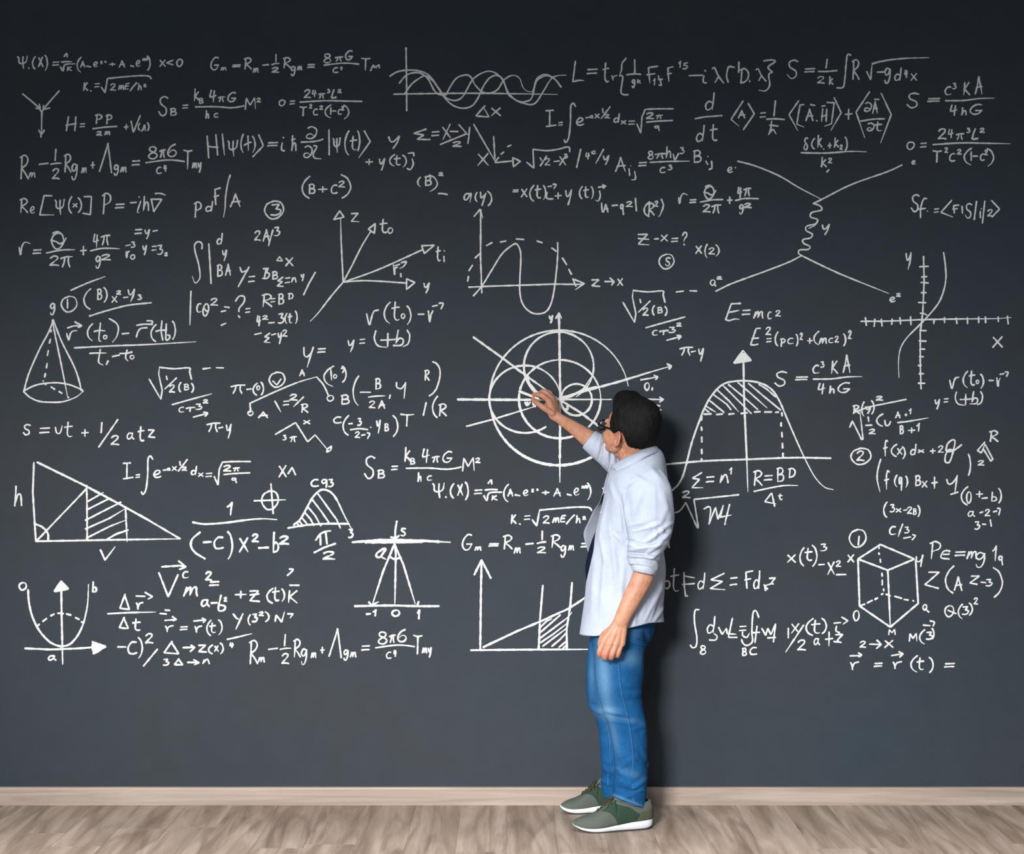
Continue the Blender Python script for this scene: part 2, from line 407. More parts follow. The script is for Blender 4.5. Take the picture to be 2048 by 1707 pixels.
CHALK = r"""
@equation#psi|wave function equation with a root of K fraction, topmost at far left|0 80 4.876
psi 165 150 275 285;. 270 262 290 285;( 310 155 352 288;X 370 160 425 265;) 432 142 470 302;= 505 210 582 250;~ 625 160 650 130 655 165;~ 600 215 650 210 700 212;~ 590 262 615 302 635 240 735 232;K 645 255 705 305;( 745 160 798 320;A 780 200 835 272;~ 845 255 885 262;e 905 205 960 268;x 978 200 1000 238;: 1010 198 1048 228;+ 1060 215 1130 258;A 1155 195 1225 272;~ 1272 250 1305 258;e 1320 190 1375 265;x 1385 175 1415 205;~ 1412 200 1425 175 1432 200 1445 175;) 1430 150 1472 302;x 1552 188 1620 265;< 1615 190 1695 248;O 1718 180 1785 265
@equation#kk|K equation with 2mE under a root, upper left|0 80 4.876
K 806 410 862 498;. 875 485 898 508;= 918 420 975 462;~ 988 460 1005 485 1025 512;_ 1025 512 1048 375;~ 1048 375 1200 360 1350 348 1450 352 1475 378;2 1070 420 1135 498;m 1150 435 1215 490;E 1212 415 1268 488;/ 1262 410 1340 502;h 1340 415 1390 495;2 1395 425 1432 462
@diagram|Y-shaped sketch of three arrows meeting at a point, far left|0 80 4.876
~ 220 525 300 590 390 668;~ 350 665 390 668 382 625;~ 578 495 520 560 425 670;~ 485 662 425 672 425 635;~ 385 668 408 700 425 670;_ 408 695 405 900;~ 378 878 405 915 432 878;_ 402 900 400 948
@equation|H equals PP over 2m plus V equation, upper left|0 80 4.876
H 635 740 752 892;= 775 812 832 850;P 925 720 1000 822;P 1028 722 1098 825;~ 905 865 1020 850 1140 842;2 935 885 1000 935;m 1015 885 1080 928;+ 1205 815 1258 880;_ 1278 790 1300 900 1368 735;( 1342 805 1370 885;~ 1375 885 1395 875 1410 825 1418 885;) 1432 800 1458 890
@equation#sb|S sub B entropy fraction with 4 pi G over hc, upper left|0 80 4.876
S 1540 545 1648 745;B 1655 660 1728 742;= 1772 630 1840 668;k 1885 470 1950 600;B 1935 562 1988 625;~ 1905 652 2100 650 2250 660 2340 650 2380 640
+ 400 80 4.876
4 88 482 165 610;pi 172 545 248 608;G 265 505 358 608;h 50 682 95 770;c 130 708 182 760;M 435 555 548 682;2 548 560 598 612
@equation#gm|G equation with 8 pi G fraction, left of the wave sketch|400 80 4.876
G 100 162 190 298;m 200 262 262 298;= 310 240 400 262;R 425 168 510 290;m 512 268 575 322;~ 610 245 670 240;_ 742 140 740 210;~ 700 240 735 230 770 228;2 695 262 775 322;R 805 165 892 278;g 880 250 938 355;m 945 250 998 298;= 1042 235 1125 270;8 1202 130 1282 228;pi 1312 158 1400 212;G 1412 98 1495 200;~ 1210 245 1400 225 1550 235;c 1290 262 1352 325;1 1362 255 1395 300;T 1568 170 1665 302;~ 1662 300 1690 245 1700 270 1720 250 1722 275;q 1725 235 1758 280
@equation#o24|O equals 24 pi cubed L squared fraction, left of the wave sketch|400 80 4.876
O 765 578 835 648;= 870 590 930 628;2 1010 480 1085 570;4 1088 482 1142 560;pi 1150 515 1225 572;3 1238 478 1270 518;L 1270 478 1335 572;2 1338 475 1385 520;~ 975 605 1200 592 1400 595 1580 598;T 968 645 1048 745;2 1062 622 1098 672;c 1098 665 1155 738;2 1160 635 1205 685;( 1212 625 1285 765;1 1268 652 1282 732;~ 1290 692 1325 692;c 1340 668 1385 732;2 1375 640 1410 690;) 1395 628 1460 775
@equation#rlam|R equation with large Lambda and 8 pi G, far left upper half|0 270 4.876
R 190 190 285 435;m 275 358 352 418;~ 382 285 470 275;_ 545 138 538 250;~ 495 285 550 275 600 275;2 505 322 585 435;R 620 180 700 368;g 690 275 765 442;m 790 310 850 375;+ 880 255 930 330;_ 970 355 1050 100 1052 75 1088 368;g 1105 285 1165 400;m 1170 305 1240 368;= 1280 245 1370 298;8 1442 108 1538 238;pi 1550 135 1620 225;6 1630 82 1730 215;~ 1422 270 1600 245 1700 245 1800 258;c 1520 305 1580 382;4 1592 288 1632 362;T 1785 140 1880 338;m 1870 262 1925 328;y 1925 262 1970 370
@equation|Re of psi in square brackets and P equation, far left|0 270 4.876
R 188 612 278 762;e 288 688 345 768;_ 508 592 430 590 388 778 525 778;psi 530 620 635 782;( 662 592 708 768;x 705 660 760 708;) 755 605 802 760;_ 820 600 892 598 882 775 808 762;P 992 560 1088 775;= 1118 668 1218 715;~ 1272 660 1330 655;. 1350 595 1365 612;~ 1372 645 1340 745 1355 755;h 1388 590 1465 745;_ 1470 625 1578 625 1500 745 1475 625;~ 1515 570 1560 568 1615 585
@equation|H ket psi of t equals i h bar partial fraction, upper middle left|400 240 4.876
_ 70 155 85 370;_ 155 142 172 342;~ 80 255 120 262 175 265;_ 218 135 238 342;psi 265 190 375 358;( 392 130 430 322;_ 468 155 472 295;~ 430 245 470 225 500 215;) 505 152 545 322;_ 572 142 618 250 515 358;= 652 215 765 255;i 785 160 840 308;hbar 885 145 945 308;partial 1030 58 1145 188;~ 985 215 1100 210 1160 200 1200 185;partial 1005 245 1100 372;~ 1110 250 1140 260 1105 330 1120 370 1180 378;_ 1258 95 1260 340;psi 1290 165 1375 322;( 1405 98 1460 348;t 1458 150 1535 300;) 1530 98 1565 305;_ 1602 105 1660 210 1548 368
@equation|y over plus y of t j, right of the ket psi equation|400 240 4.876
y 1828 150 1960 285;+ 1610 375 1690 442;y 1740 368 1812 495;( 1842 330 1905 455;t 1888 340 1960 445;) 1970 335 2020 465;~ 2030 325 2080 320 2085 350;j 2010 370 2090 490
@equation|p d F slash A jotting right of the Re psi line|0 270 4.876
P 1888 645 1970 808;d 1998 640 2080 750
+ 400 240 4.876
F 130 655 205 832;~ 295 535 270 620 250 750 245 850 230 945;A 290 712 402 852
@equation|B plus c squared in tall brackets, upper middle left|400 240 4.876
( 988 542 1078 768;B 1055 618 1130 725;+ 1150 642 1245 708;c 1272 625 1345 722;2 1345 590 1418 660;) 1370 525 1480 768
@circled_number|circled number 3 right of the F slash A jotting|400 240 4.876
o 625 778 825 970;3 685 815 795 935
@equation#rth|r equals theta over 2 pi equation, far left side|0 440 4.876
~ 188 265 200 340 215 255 245 215 295 230;= 315 285 408 330;o 498 115 630 288;~ 515 128 560 112 590 125;~ 495 195 550 210 580 230 620 215 645 175;~ 452 320 600 292 728 288;2 480 345 580 450;pi 585 345 712 465;+ 778 248 850 345;4 905 130 970 272;pi 978 138 1080 250;~ 882 300 1000 275 1165 278;g 925 345 990 475;2 985 330 1085 395
@equation|small jottings r0 and y equals 3 beside the r equation|0 440 4.876
= 1308 85 1390 138;y 1405 85 1468 188;~ 1492 108 1535 100;~ 1228 250 1270 240;3 1275 205 1322 272;~ 1232 305 1235 370 1245 315 1262 305;o 1268 330 1322 388;y 1385 240 1438 345;= 1475 248 1530 300;3 1528 238 1592 342;2 1600 312 1640 355
@equation|g, circled 1 and bracketed B x squared minus y3 between slanted rules, left|0 440 4.876
~ 690 685 800 635 900 595 1025 550;g 482 805 545 930;o 592 732 760 902;_ 658 770 658 858;( 810 662 892 875;B 942 665 1000 782;) 1005 650 1052 805;x 1085 735 1148 808;2 1130 682 1185 730;~ 1205 755 1248 750;y 1240 668 1325 798;3 1338 722 1385 780;~ 872 935 1050 880 1250 830 1475 805
@diagram|cone with a dashed height and elliptical base, far left|0 600 4.876
~ 518 190 480 300 380 490 280 720 232 890;~ 510 195 540 350 600 640 660 945;~ 518 190 600 400 720 640 770 780 792 880;~ 500 290 496 310;~ 492 380 482 420;~ 472 490 462 540;~ 460 615 452 660;~ 442 715 436 750;~ 420 785 424 790;~ 232 885 330 835 430 812 560 805 680 825 790 870 808 892;~ 230 890 290 945 380 985 500 995 620 988 740 945 808 892;~ 440 820 450 822;~ 498 845 535 870;~ 575 890 605 908;_ 660 945 672 950
@equation|r of t0 minus r fraction, right beside the cone|0 600 4.876
~ 658 270 730 250 795 248;~ 730 212 795 248 762 265;~ 650 325 670 390 685 330 710 302 750 298;( 845 222 912 400;~ 980 222 965 380 985 402;~ 918 305 970 295 1025 300;o 1002 335 1050 385;~ 1065 180 1130 220 1155 270 1140 350 1098 410;~ 1190 328 1258 322;~ 1332 245 1400 235 1490 235;~ 1432 200 1485 205 1475 240;~ 1330 360 1345 310 1375 275 1435 268;( 1465 230 1530 410;~ 1580 200 1572 300 1588 390;~ 1520 305 1570 292 1620 295;~ 1622 230 1618 380 1650 375 1655 345 1630 340;) 1675 198 1718 388;~ 725 465 1100 445 1450 432 1910 405;~ 978 480 962 600 1005 632;~ 875 518 950 515 1035 515;~ 1055 590 1038 628;~ 1095 550 1165 535;~ 1240 485 1225 560 1248 592;~ 1168 520 1230 518 1290 505;o 1262 530 1315 580
@equation#rtb|root of one half B over c plus 3 squared, left|0 600 4.876
_ 1455 770 1568 965;_ 1568 965 1582 880 1548 720 1555 655;~ 1555 655 1700 668 1845 660 1850 700 1868 770;_ 1622 740 1630 775;_ 1722 758 1608 865;2 1645 820 1710 905;( 1738 795 1770 900;B 1788 812 1850 882;) 1860 805 1895 905;~ 1680 1018 1850 970 2000 930 2065 912;c 1738 1035 1800 1098;~ 1815 1055 1850 1048 1900 1045;_ 1858 1050 1852 1085;3 1900 1005 1975 1072;2 1975 965 2035 1010;~ 1885 1140 1980 1115 2025 1105;~ 1985 1092 2025 1100 2000 1132;~ 1978 670 2050 660;~ 2110 658 2180 660
@equation|2A over cubed jotting, middle left below the circled 3|370 440 4.876
2 672 100 742 205;A 755 85 830 212;_ 858 95 815 248;3 862 62 930 160
@equation|integral with d, y, BA limits and y equals BB line|370 440 4.876
~ 165 280 165 230 130 210 95 240 100 310 135 440 145 560 100 612 72 550;_ 232 230 255 618;d 305 122 370 242;y 358 285 415 402;B 308 428 372 555;A 388 422 452 545;_ 535 460 555 510 590 495;_ 625 455 520 648;= 612 540 688 608;Delta 885 348 960 405;x 975 360 1060 452;3 750 462 830 578;_ 790 480 775 560;B 845 495 912 582;Sigma 890 550 965 655;= 970 555 1030 618;n 1035 552 1088 612;y 1125 520 1168 598;/ 1150 502 1278 735
@equation|bar c theta squared equals question mark line with R equals BD, middle left|370 440 4.876
_ 58 692 48 1022;c 108 805 165 905;theta 165 808 240 942;2 245 758 325 838;~ 385 845 432 852;~ 352 892 398 882;~ 352 1025 398 1005;? 485 730 595 960;= 585 855 640 905;R 745 715 855 850;= 832 760 882 802;B 905 712 970 828;D 1000 708 1060 778;4 695 925 745 1038;2 750 925 815 975;~ 815 1002 872 998;3 902 905 970 1012;( 968 902 1002 1015;t 1000 905 1050 1010;) 1070 880 1100 1015;~ 680 1115 745 1100;Sigma 762 1095 838 1202;~ 845 1120 885 1108;y 900 1090 950 1210;2 945 1065 1002 1140
@diagram|axes sketch with z, t0, t1 and y arrows, upper middle left|590 400 4.876
_ 470 800 450 400 445 175;_ 435 105 378 190 478 165 435 105;z 538 118 630 220;~ 470 800 560 630 650 450 735 310;_ 782 230 715 282 775 325 782 230;t 822 182 905 325;o 900 262 960 330;~ 478 798 700 720 900 640 1240 485;_ 1235 445 1358 440 1262 520 1235 445;t 1370 448 1425 600;_ 1452 548 1455 600;. 1450 490 1462 498;~ 960 632 972 730 975 665 1000 655;~ 975 640 1020 625;~ 1035 610 1085 600 1060 645 1022 665;_ 1030 715 1035 748;~ 475 798 700 785 1085 808;_ 1088 768 1170 802 1088 870 1088 768;y 1248 800 1320 912;~ 470 800 350 940 230 1095 150 1180
@equation#rt0|r of t0 minus r jotting below the axes sketch|590 400 4.876
~ 698 1108 725 1215 745 1150 770 1085 815 1072;( 862 988 935 1208;t 938 985 1025 1180;o 1030 1100 1078 1160;) 1085 1025 1138 1218;~ 1200 1112 1258 1112;~ 1340 1035 1390 1025;~ 1405 1005 1445 1008 1425 1060;~ 1300 1080 1315 1188 1325 1120 1345 1080
@equation#ypb|y equals plus b in brackets, middle left|440 660 4.876
y 1240 90 1318 218;= 1355 82 1420 135;~ 1520 5 1505 80 1540 150 1625 168;+ 1560 25 1715 165;_ 1738 0 1715 128;~ 1715 122 1752 78 1788 98 1768 145 1690 150;~ 1825 0 1850 50 1835 130 1785 160
@equation|short y equals jotting, middle left|440 660 4.876
~ 818 168 822 240 850 260 890 220 910 165;_ 910 165 850 360;= 945 175 1035 220
@diagram|bent rod sketch with two ringed ends, circled v, pi and bracketed labels|440 660 4.876
pi 100 525 250 625;~ 260 578 305 572;( 315 510 370 640;o 352 535 395 590;) 392 500 432 638;o 475 400 642 562;_ 515 495 555 535 595 475;_ 298 780 292 712;~ 292 712 560 590 760 508 942 455;~ 942 455 1010 535 1055 630;o 1038 628 1115 698;o 265 778 330 838;~ 280 800 300 795;A 368 790 475 860;_ 535 690 592 795;= 610 685 680 735;2 675 620 760 690;_ 815 650 718 745;R 785 712 865 808;A 770 378 832 452;( 1005 342 1115 555;_ 1080 370 1088 485;o 1100 425 1145 475;~ 1182 372 1215 372 1195 415;) 1185 345 1238 515
@equation|B bracket minus B over 2A, y, middle left of the man|440 660 4.876
B 1175 625 1270 728;( 1290 438 1360 740;~ 1368 605 1468 605;B 1510 465 1575 582;~ 1448 652 1530 642 1608 640;2 1448 685 1520 765;A 1540 680 1615 768;_ 1660 630 1652 665;~ 1722 510 1725 555 1770 568 1810 510;_ 1810 510 1795 665
@equation|C bracket minus 3 over 2, YB and T, middle left of the man|440 660 4.876
c 1100 838 1190 912;( 1192 825 1262 1030;~ 1255 912 1292 910;3 1338 852 1382 935;~ 1272 970 1360 960 1442 968;2 1310 985 1370 1055;~ 1380 1025 1415 1018;~ 1435 1000 1460 1010 1440 1055;. 1462 940 1480 952;y 1520 870 1572 1012;B 1600 905 1650 990;) 1680 825 1742 1042;T 1755 812 1898 942
@diagram|jagged arrow sketch with 3 pi below it, left of center|440 660 4.876
_ 540 1015 738 900 855 1088 928 1020 1045 1160;_ 1045 1160 1088 1130 1080 1170 1040 1190 1048 1160;3 610 1020 650 1075;pi 675 1030 752 1095;x 808 872 885 920
@diagram|crossing sine waves on two axes with delta x below, top centre|770 80 4.876
_ 205 75 210 400 212 690;~ 85 528 600 520 1000 520 1680 530;~ 48 352 120 310 205 295 320 298 430 345 520 470 580 560 660 635 760 665 850 640 910 560 960 450 1020 370 1090 345 1150 385 1195 500 1260 575 1330 610;~ 1330 610 1420 630 1480 600 1550 490 1620 380 1680 348 1768 342;~ 140 420 200 350 270 320 350 325 420 380 480 490 530 530 600 530;~ 600 525 640 450 700 370 790 340 840 365 880 440 950 505 1030 515 1100 480 1160 390 1240 345 1310 370 1345 460 1390 500 1440 505;~ 1440 505 1480 400 1540 355 1600 350 1660 385 1718 460;~ 195 520 260 430 340 370 400 350 480 410 550 510 600 565 680 590 750 560 800 480 860 380 950 320 1030 305 1110 345 1160 420 1200 530 1270 580 1350 605;~ 1350 605 1420 580 1450 500 1470 400 1510 350 1570 335 1640 360;_ 975 640 885 740 1015 750 960 655;x 1030 655 1135 745
@equation|sigma equals X minus Y over 2, top centre below the waves|770 80 4.876
_ 402 868 280 910 380 925 315 968 440 970;= 448 888 535 938;_ 562 850 640 955;_ 635 820 565 970;~ 635 890 712 892;_ 720 825 810 925;_ 825 850 820 925 808 1008;_ 540 1018 785 918;2 655 985 750 1045
@diagram|small X and arrow corner sketch with a long slanted line, upper centre|790 240 4.096
_ 645 35 740 200 825 345;_ 808 135 818 320;~ 825 335 850 305;~ 868 280 892 262;~ 922 218 952 205;_ 820 348 965 335;_ 965 308 1028 338 970 382 965 308;x 672 268 772 378
@equation|root of one half minus X cubed slash 4c slash y, upper centre|790 240 4.096
_ 1080 345 1138 395 1130 240;~ 1130 240 1240 250 1330 240 1420 220 1432 260;_ 1188 308 1200 330;_ 1242 295 1190 375;2 1222 310 1275 375;~ 1302 340 1345 335;x 1342 290 1405 375;3 1378 275 1418 315;_ 1522 238 1488 388;4 1555 262 1602 325;c 1605 248 1648 280;_ 1708 240 1645 355;y 1700 285 1760 370
@equation|B in brackets squared over a dash, upper centre|790 240 4.096
( 180 462 215 550;B 240 455 305 542;) 275 445 355 590;2 352 425 400 460;~ 355 602 390 602 430 610
@equation|x of t i plus y of t j line, upper centre|790 240 4.096
= 960 570 1015 590;x 1030 558 1088 635;( 1098 528 1145 670;t 1142 530 1200 645;) 1210 530 1240 655;~ 1245 590 1240 630 1255 645 1295 645;~ 1252 545 1285 540;~ 1295 525 1320 530 1302 560;+ 1305 590 1368 650;y 1390 565 1455 700;( 1505 538 1540 650;t 1540 540 1590 640;) 1602 540 1630 650;j 1635 575 1690 670;~ 1665 550 1725 540;_ 1700 530 1728 540 1705 558
@graph|wave on labelled axes with a dashed arch, upper centre|900 370 4.876
~ 200 82 150 90 138 135 165 140 208 80 195 165;( 240 65 270 165;~ 298 68 305 125 350 80;_ 350 78 312 200;) 360 55 415 208;_ 310 1050 298 700 300 240;_ 235 305 295 235 318 318;_ 182 995 400 985 1020 965 1300 968;_ 1215 920 1310 960 1225 1018;~ 228 1080 310 985 400 840 500 680 580 605 645 572 685 640 690 750 682 900 682 1050 710 1160 780 1235 860 1255 940 1230 990 1140 1020 990 1040 820 1050 680 1050 560;~ 355 590 410 560;~ 490 555 545 545;~ 645 525 720 530;~ 848 545 900 562;~ 992 612 1035 645;~ 1095 710 1138 775;~ 1158 820 1185 870;~ 1198 912 1228 985;~ 245 710 288 670;~ 185 835 220 780;~ 180 890 172 938;z 1372 912 1468 995;~ 1510 940 1590 940;_ 1560 905 1600 942 1575 975;x 1628 905 1690 985
@equation|A minus q 21 and R squared in brackets, upper centre right|900 370 4.876
_ 1478 175 1485 262;A 1488 180 1550 270;~ 1580 200 1635 195;q 1655 180 1700 295;2 1712 155 1785 218;_ 1808 128 1818 252;( 1885 155 1955 315;R 1925 170 1998 298;2 1992 150 2035 215;~ 2060 135 2080 200 2050 290 2035 305
@equation|L equation with curly brackets and lambda terms, top row right of the waves|1120 90 4.876
_ 150 158 125 358;~ 125 358 180 345 232 345;= 255 230 370 285;t 412 168 482 368;r 498 285 565 348;~ 645 128 605 180 600 240 580 300;~ 580 300 612 310 595 440 610 480 665 485;_ 728 142 730 275;~ 650 290 720 282 788 285;g 695 330 740 422;k 745 330 792 378;F 840 200 960 375;1 905 320 935 395;~ 958 335 1000 335;_ 975 340 990 392 965 390;_ 960 300 965 335;F 1038 205 1108 360;1 1150 150 1188 225;5 1190 168 1255 240;~ 1258 298 1390 295;i 1385 240 1445 378;lambda 1478 215 1605 378;~ 1640 362 1625 300 1645 215 1700 218;_ 1745 165 1742 268;D 1745 225 1845 380;. 1848 330 1852 372;lambda 1905 225 2018 360
~ 1985 155 2060 145 2100 160 2030 215 2070 265;~ 2070 265 2035 290 2045 390 2005 445 1940 440
@equation#ige|integral of e with root 2 pi over a, upper right half|1120 90 4.876
_ -138 640 -65 636;_ -100 638 -102 795;_ -135 795 -40 780;= -20 750 30 785;~ 152 600 130 568 105 600 102 750 85 900 55 950 40 925;e 152 700 238 790;~ 252 710 280 705;a 285 680 330 718;x 335 665 390 718;_ 415 620 420 660;_ 488 602 400 718;2 430 670 490 718;d 518 662 585 760;x 590 730 650 778;= 662 735 735 778;_ 750 770 788 858 800 700 832 628;~ 832 628 950 622 1105 622;2 835 655 920 725;pi 930 680 1005 722;~ 845 752 950 742 1098 735;q 912 780 978 842
@equation|d over dt equation with A in angle brackets, upper right|1120 90 4.876
d 1410 458 1510 640;~ 1318 718 1420 700 1580 688;d 1322 775 1412 948;t 1458 768 1540 940;_ 1785 545 1668 725 1742 788;A 1732 632 1812 718;_ 1835 568 1895 670 1788 825
+ 1520 90 3.8788
= -5 520 50 565;_ 120 432 108 550;~ 50 575 120 572 190 578;~ 90 590 85 640 65 695;~ 75 622 140 628;~ 68 690 100 655 125 690;_ 300 432 225 540 292 662;_ 340 462 310 465 285 615 340 635;A 350 490 418 592;~ 392 462 425 468;. 430 580 450 595;H 470 490 525 598;~ 480 475 505 470;_ 520 445 575 448 555 610 500 630;_ 575 408 630 525 550 662;+ 655 492 720 580;_ 850 362 745 520 812 718;partial 805 440 870 520;A 868 430 918 535;~ 888 420 922 422;~ 780 590 880 575 965 572;partial 825 600 890 670;t 885 590 950 672;_ 940 375 1018 540 935 760
@equation|S equals one over 2k integral R root of minus g d4x, top right|1520 90 3.8788
S 205 112 305 265;= 340 180 430 212;_ 522 110 512 178;~ 452 205 520 205 598 198;2 440 240 505 302;k 530 240 572 312;~ 705 80 680 72 670 130 655 290 640 330 595 332;R 710 108 775 272;_ 828 205 858 270 870 145;~ 870 145 950 125 1100 105 1310 98;~ 910 210 968 208;g 960 175 1020 302;d 1038 172 1100 280;4 1118 190 1150 258;x 1165 215 1222 280
@equation#ska|S equals c cubed kA over 4hG fraction, far top right|1520 90 3.8788
S 1135 368 1242 492;= 1295 412 1400 440;c 1430 318 1488 392;3 1492 292 1525 345;K 1570 285 1632 392;A 1665 238 1730 385;~ 1438 432 1580 430 1700 415 1815 412;4 1470 460 1538 552;h 1558 480 1610 548;G 1625 455 1728 542
@equation|O equals 24 pi cubed fraction, at the right edge|1520 90 3.8788
copy o24 1135 640 1945 945
@equation|delta of k1 plus k2 over k squared, upper right|1520 90 3.8788
delta 335 715 380 818;( 395 718 430 812;k 440 695 485 798;. 490 800 498 812;+ 522 755 560 805;k 570 715 615 798;2 615 770 645 815;) 655 708 682 825;~ 318 835 500 838 700 825 825 828;k 468 865 520 950;2 525 872 562 920;_ 535 965 518 985
@equation|A sub ij equation ending in B sub ij, upper right|1220 270 3.9385
A 38 170 130 292;~ 150 265 155 318;~ 195 285 200 345 170 352;. 160 240 165 244;= 220 212 292 245;8 295 122 345 195;pi 350 140 440 188;h 435 85 490 185;~ 498 150 512 192 540 145;3 548 92 588 152;~ 315 215 450 208 625 205;c 388 248 440 302;3 455 232 492 278;B 652 115 725 222;~ 755 205 770 232;~ 800 205 802 260 780 270;. 768 165 774 170
@equation|r equals theta over 2 pi equation, right of the wave graph|1220 270 3.9385
copy rth 535 390 1175 628
@diagram|particle sketch of four long lines joined by a wavy line, upper right|1220 270 3.9385
e 920 245 970 300;. 985 250 992 262;~ 1005 205 1150 245 1330 320 1500 420 1665 505;~ 1600 538 1665 508 1900 390 2180 290 2300 235;~ 1600 538 1655 558 1665 590 1590 610 1580 645 1635 665 1620 705 1565 735
+ 1240 440 4.096
~ 1620 0 1600 30 1530 50 1525 85 1575 115 1560 145 1500 160 1505 190 1555 215 1540 240 1470 245 1465 275 1495 292;~ 1485 292 1380 345 1200 415 980 495 880 535 785 582;~ 1490 292 1650 370 1850 460 2200 600;o 735 482 785 540;~ 785 540 770 520;2 788 458 840 490;y 1648 30 1725 125
+ 1700 340 5.333
e 415 1345 490 1412;2 488 1308 545 1355;e 650 -110 706 -55
@equation|Z minus x equals question mark, right of centre|1240 440 4.096
z 138 105 242 210;_ 150 150 235 158;~ 282 155 315 152;x 330 115 395 178;= 415 145 480 180;? 505 95 555 212
@equation|x of 2 in brackets, right of the circled S|1240 440 4.096
x 615 205 675 278;( 690 192 720 312;2 722 222 780 285;) 780 198 818 300
@circled_letter|circled S, right of centre|1240 440 4.096
o 315 270 450 405;S 365 302 420 380
@equation|root of one half B fraction, above right of the circle drawing|1240 440 4.096
copy rtb 18 570 635 990
@equation|E equals mc2, right of centre|1240 440 4.096
_ 988 682 912 685 865 815;~ 865 815 895 822 940 810 975 812;~ 890 755 930 748 975 738;= 995 732 1072 778;m 1090 742 1180 808;c 1205 745 1245 815;2 1270 735 1320 792
@equation|E squared equals pc squared plus mc squared, right of centre|1240 440 4.096
_ 1150 885 1115 888 1070 1020;~ 1070 1020 1100 1022 1130 1015;~ 1080 970 1135 965;2 1190 872 1240 945;= 1195 965 1245 1000;( 1265 910 1300 1035;P 1310 965 1358 1040;c 1368 960 1425 1018;) 1440 930 1462 1035;2 1470 920 1500 985;+ 1530 960 1580 1015;( 1582 905 1635 1025;m 1628 960 1700 1015;c 1705 960 1750 1010;2 1755 945 1795 1005;) 1825 925 1855 1035;2 1865 900 1900 978
@equation|S sub f equation in angle brackets, right edge|1700 340 5.333
S 645 255 750 450;~ 818 305 785 310 755 400 752 508;~ 725 418 805 408;. 820 428 832 445;= 892 408 950 455;_ 1085 322 970 450 1095 500;F 1088 365 1168 465;_ 1195 385 1200 460;S 1222 350 1310 520;_ 1350 332 1325 528;_ 1390 440 1390 508;. 1398 410 1404 416;_ 1438 330 1412 565;2 1460 415 1530 500;_ 1510 325 1595 415 1515 500
@graph|S-curve on ticked x and y axes, at the right edge|1660 480 4.876
y 732 115 802 292;_ 912 158 918 400 905 700 880 900 880 1200 888 1450;~ 302 792 600 788 900 775 1300 768 1600 765 1765 755;~ 1108 120 1125 250 1130 380 1100 520 1040 640 900 800 760 940 690 1050 668 1180 672 1338;_ 345 755 355 832;_ 438 770 430 842;_ 500 770 508 838;_ 605 768 602 822;_ 682 755 688 818;_ 785 745 790 825;_ 1015 780 1012 815;_ 1115 755 1118 805;_ 1230 758 1238 815;_ 1340 755 1342 815;_ 1450 748 1450 805;_ 1515 748 1518 805;_ 1640 748 1642 795;_ 1730 740 1738 818;~ 872 260 960 255;~ 892 360 945 355;~ 885 412 960 418;~ 888 512 938 512;~ 862 608 935 610;~ 880 712 915 715 942 730;~ 875 880 938 882;~ 868 982 938 985;~ 880 1062 925 1062;~ 872 1135 912 1138;~ 860 1222 892 1220;~ 868 1302 912 1302;~ 860 1395 925 1395;x 1580 935 1690 1052
@equation|r of t0 minus r jotting, under the S-curve graph|1660 480 4.876
copy rt0 1160 1268 1745 1455
@equation|y equals plus b in brackets, under the S-curve graph|1660 480 4.876
copy ypb 1018 1468 1495 1652
@equation|S equals c cubed kA over 4hG fraction, above right of the bell curve|1240 440 4.096
copy ska 1262 1098 1988 1428
@diagram|large circle with inner loops, axes and slanted arrows under the chalk tip|900 610 4.096
w 1.15;c 897 758 572 553 185 350;w 1.75;c 890 758 565 553 50 185;w 1;c 614 770 290 276 -75 -8;w 1.35;c 616 770 295 276 55 285;w 1.3;c 890 503 285 284 130 310;w 1.1;c 890 503 287 284 -50 60;w 1.2;c 900 768 335 320 -90 0;w 1.4;c 900 768 335 322 0 45;w 1.5;c 900 768 335 322 68 200;w 1.3;c 900 768 335 320 200 270;w 1.2;c 1035 770 127 125 180 360;w 1.5;c 1035 775 127 128 0 180;w 1.5;_ 620 570 650 640 700 700 740 730;w 1.4;_ 892 65 897 300 903 780 900 1250;w 0.9;_ 900 1250 900 1450;w 1.2;_ 868 108 892 68 914 108;w 1.5;_ 62 772 600 775 900 772 1320 772;w 1;_ 1600 770 1745 772;_ 1718 752 1748 772 1718 792;w 1.4;_ 192 262 420 425 620 575 900 775;_ 905 778 1070 880 1245 1010;w 1.6;_ 905 780 1100 695 1200 672;w 1.4;_ 905 760 1150 690 1400 622 1600 560 1805 500;_ 1780 482 1812 500 1795 522;w 1.1;_ 135 992 350 935 580 865 700 828;_ 905 770 1000 735 1090 690 1170 570;w 1.6;~ 960 825 965 850 935 855;w 1.2;~ 615 795 625 815 635 820 658 795;_ 635 795 635 820;~ 680 790 680 810 700 830;y 808 80 848 150;w 1;_ 1562 612 1700 588;_ 1672 575 1702 588 1685 610;o 1590 628 1638 702;_ 1658 675 1655 695;~ 1695 820 1720 825;. 1718 850 1735 862
@equation#piy|pi minus y jotting, left of the bell curve|1320 680 4.4933
pi 172 55 300 142;~ 280 105 318 98;y 340 68 398 195
@graph|bell curve with hatched top and dashed rectangle, right of the man|1320 680 4.4933
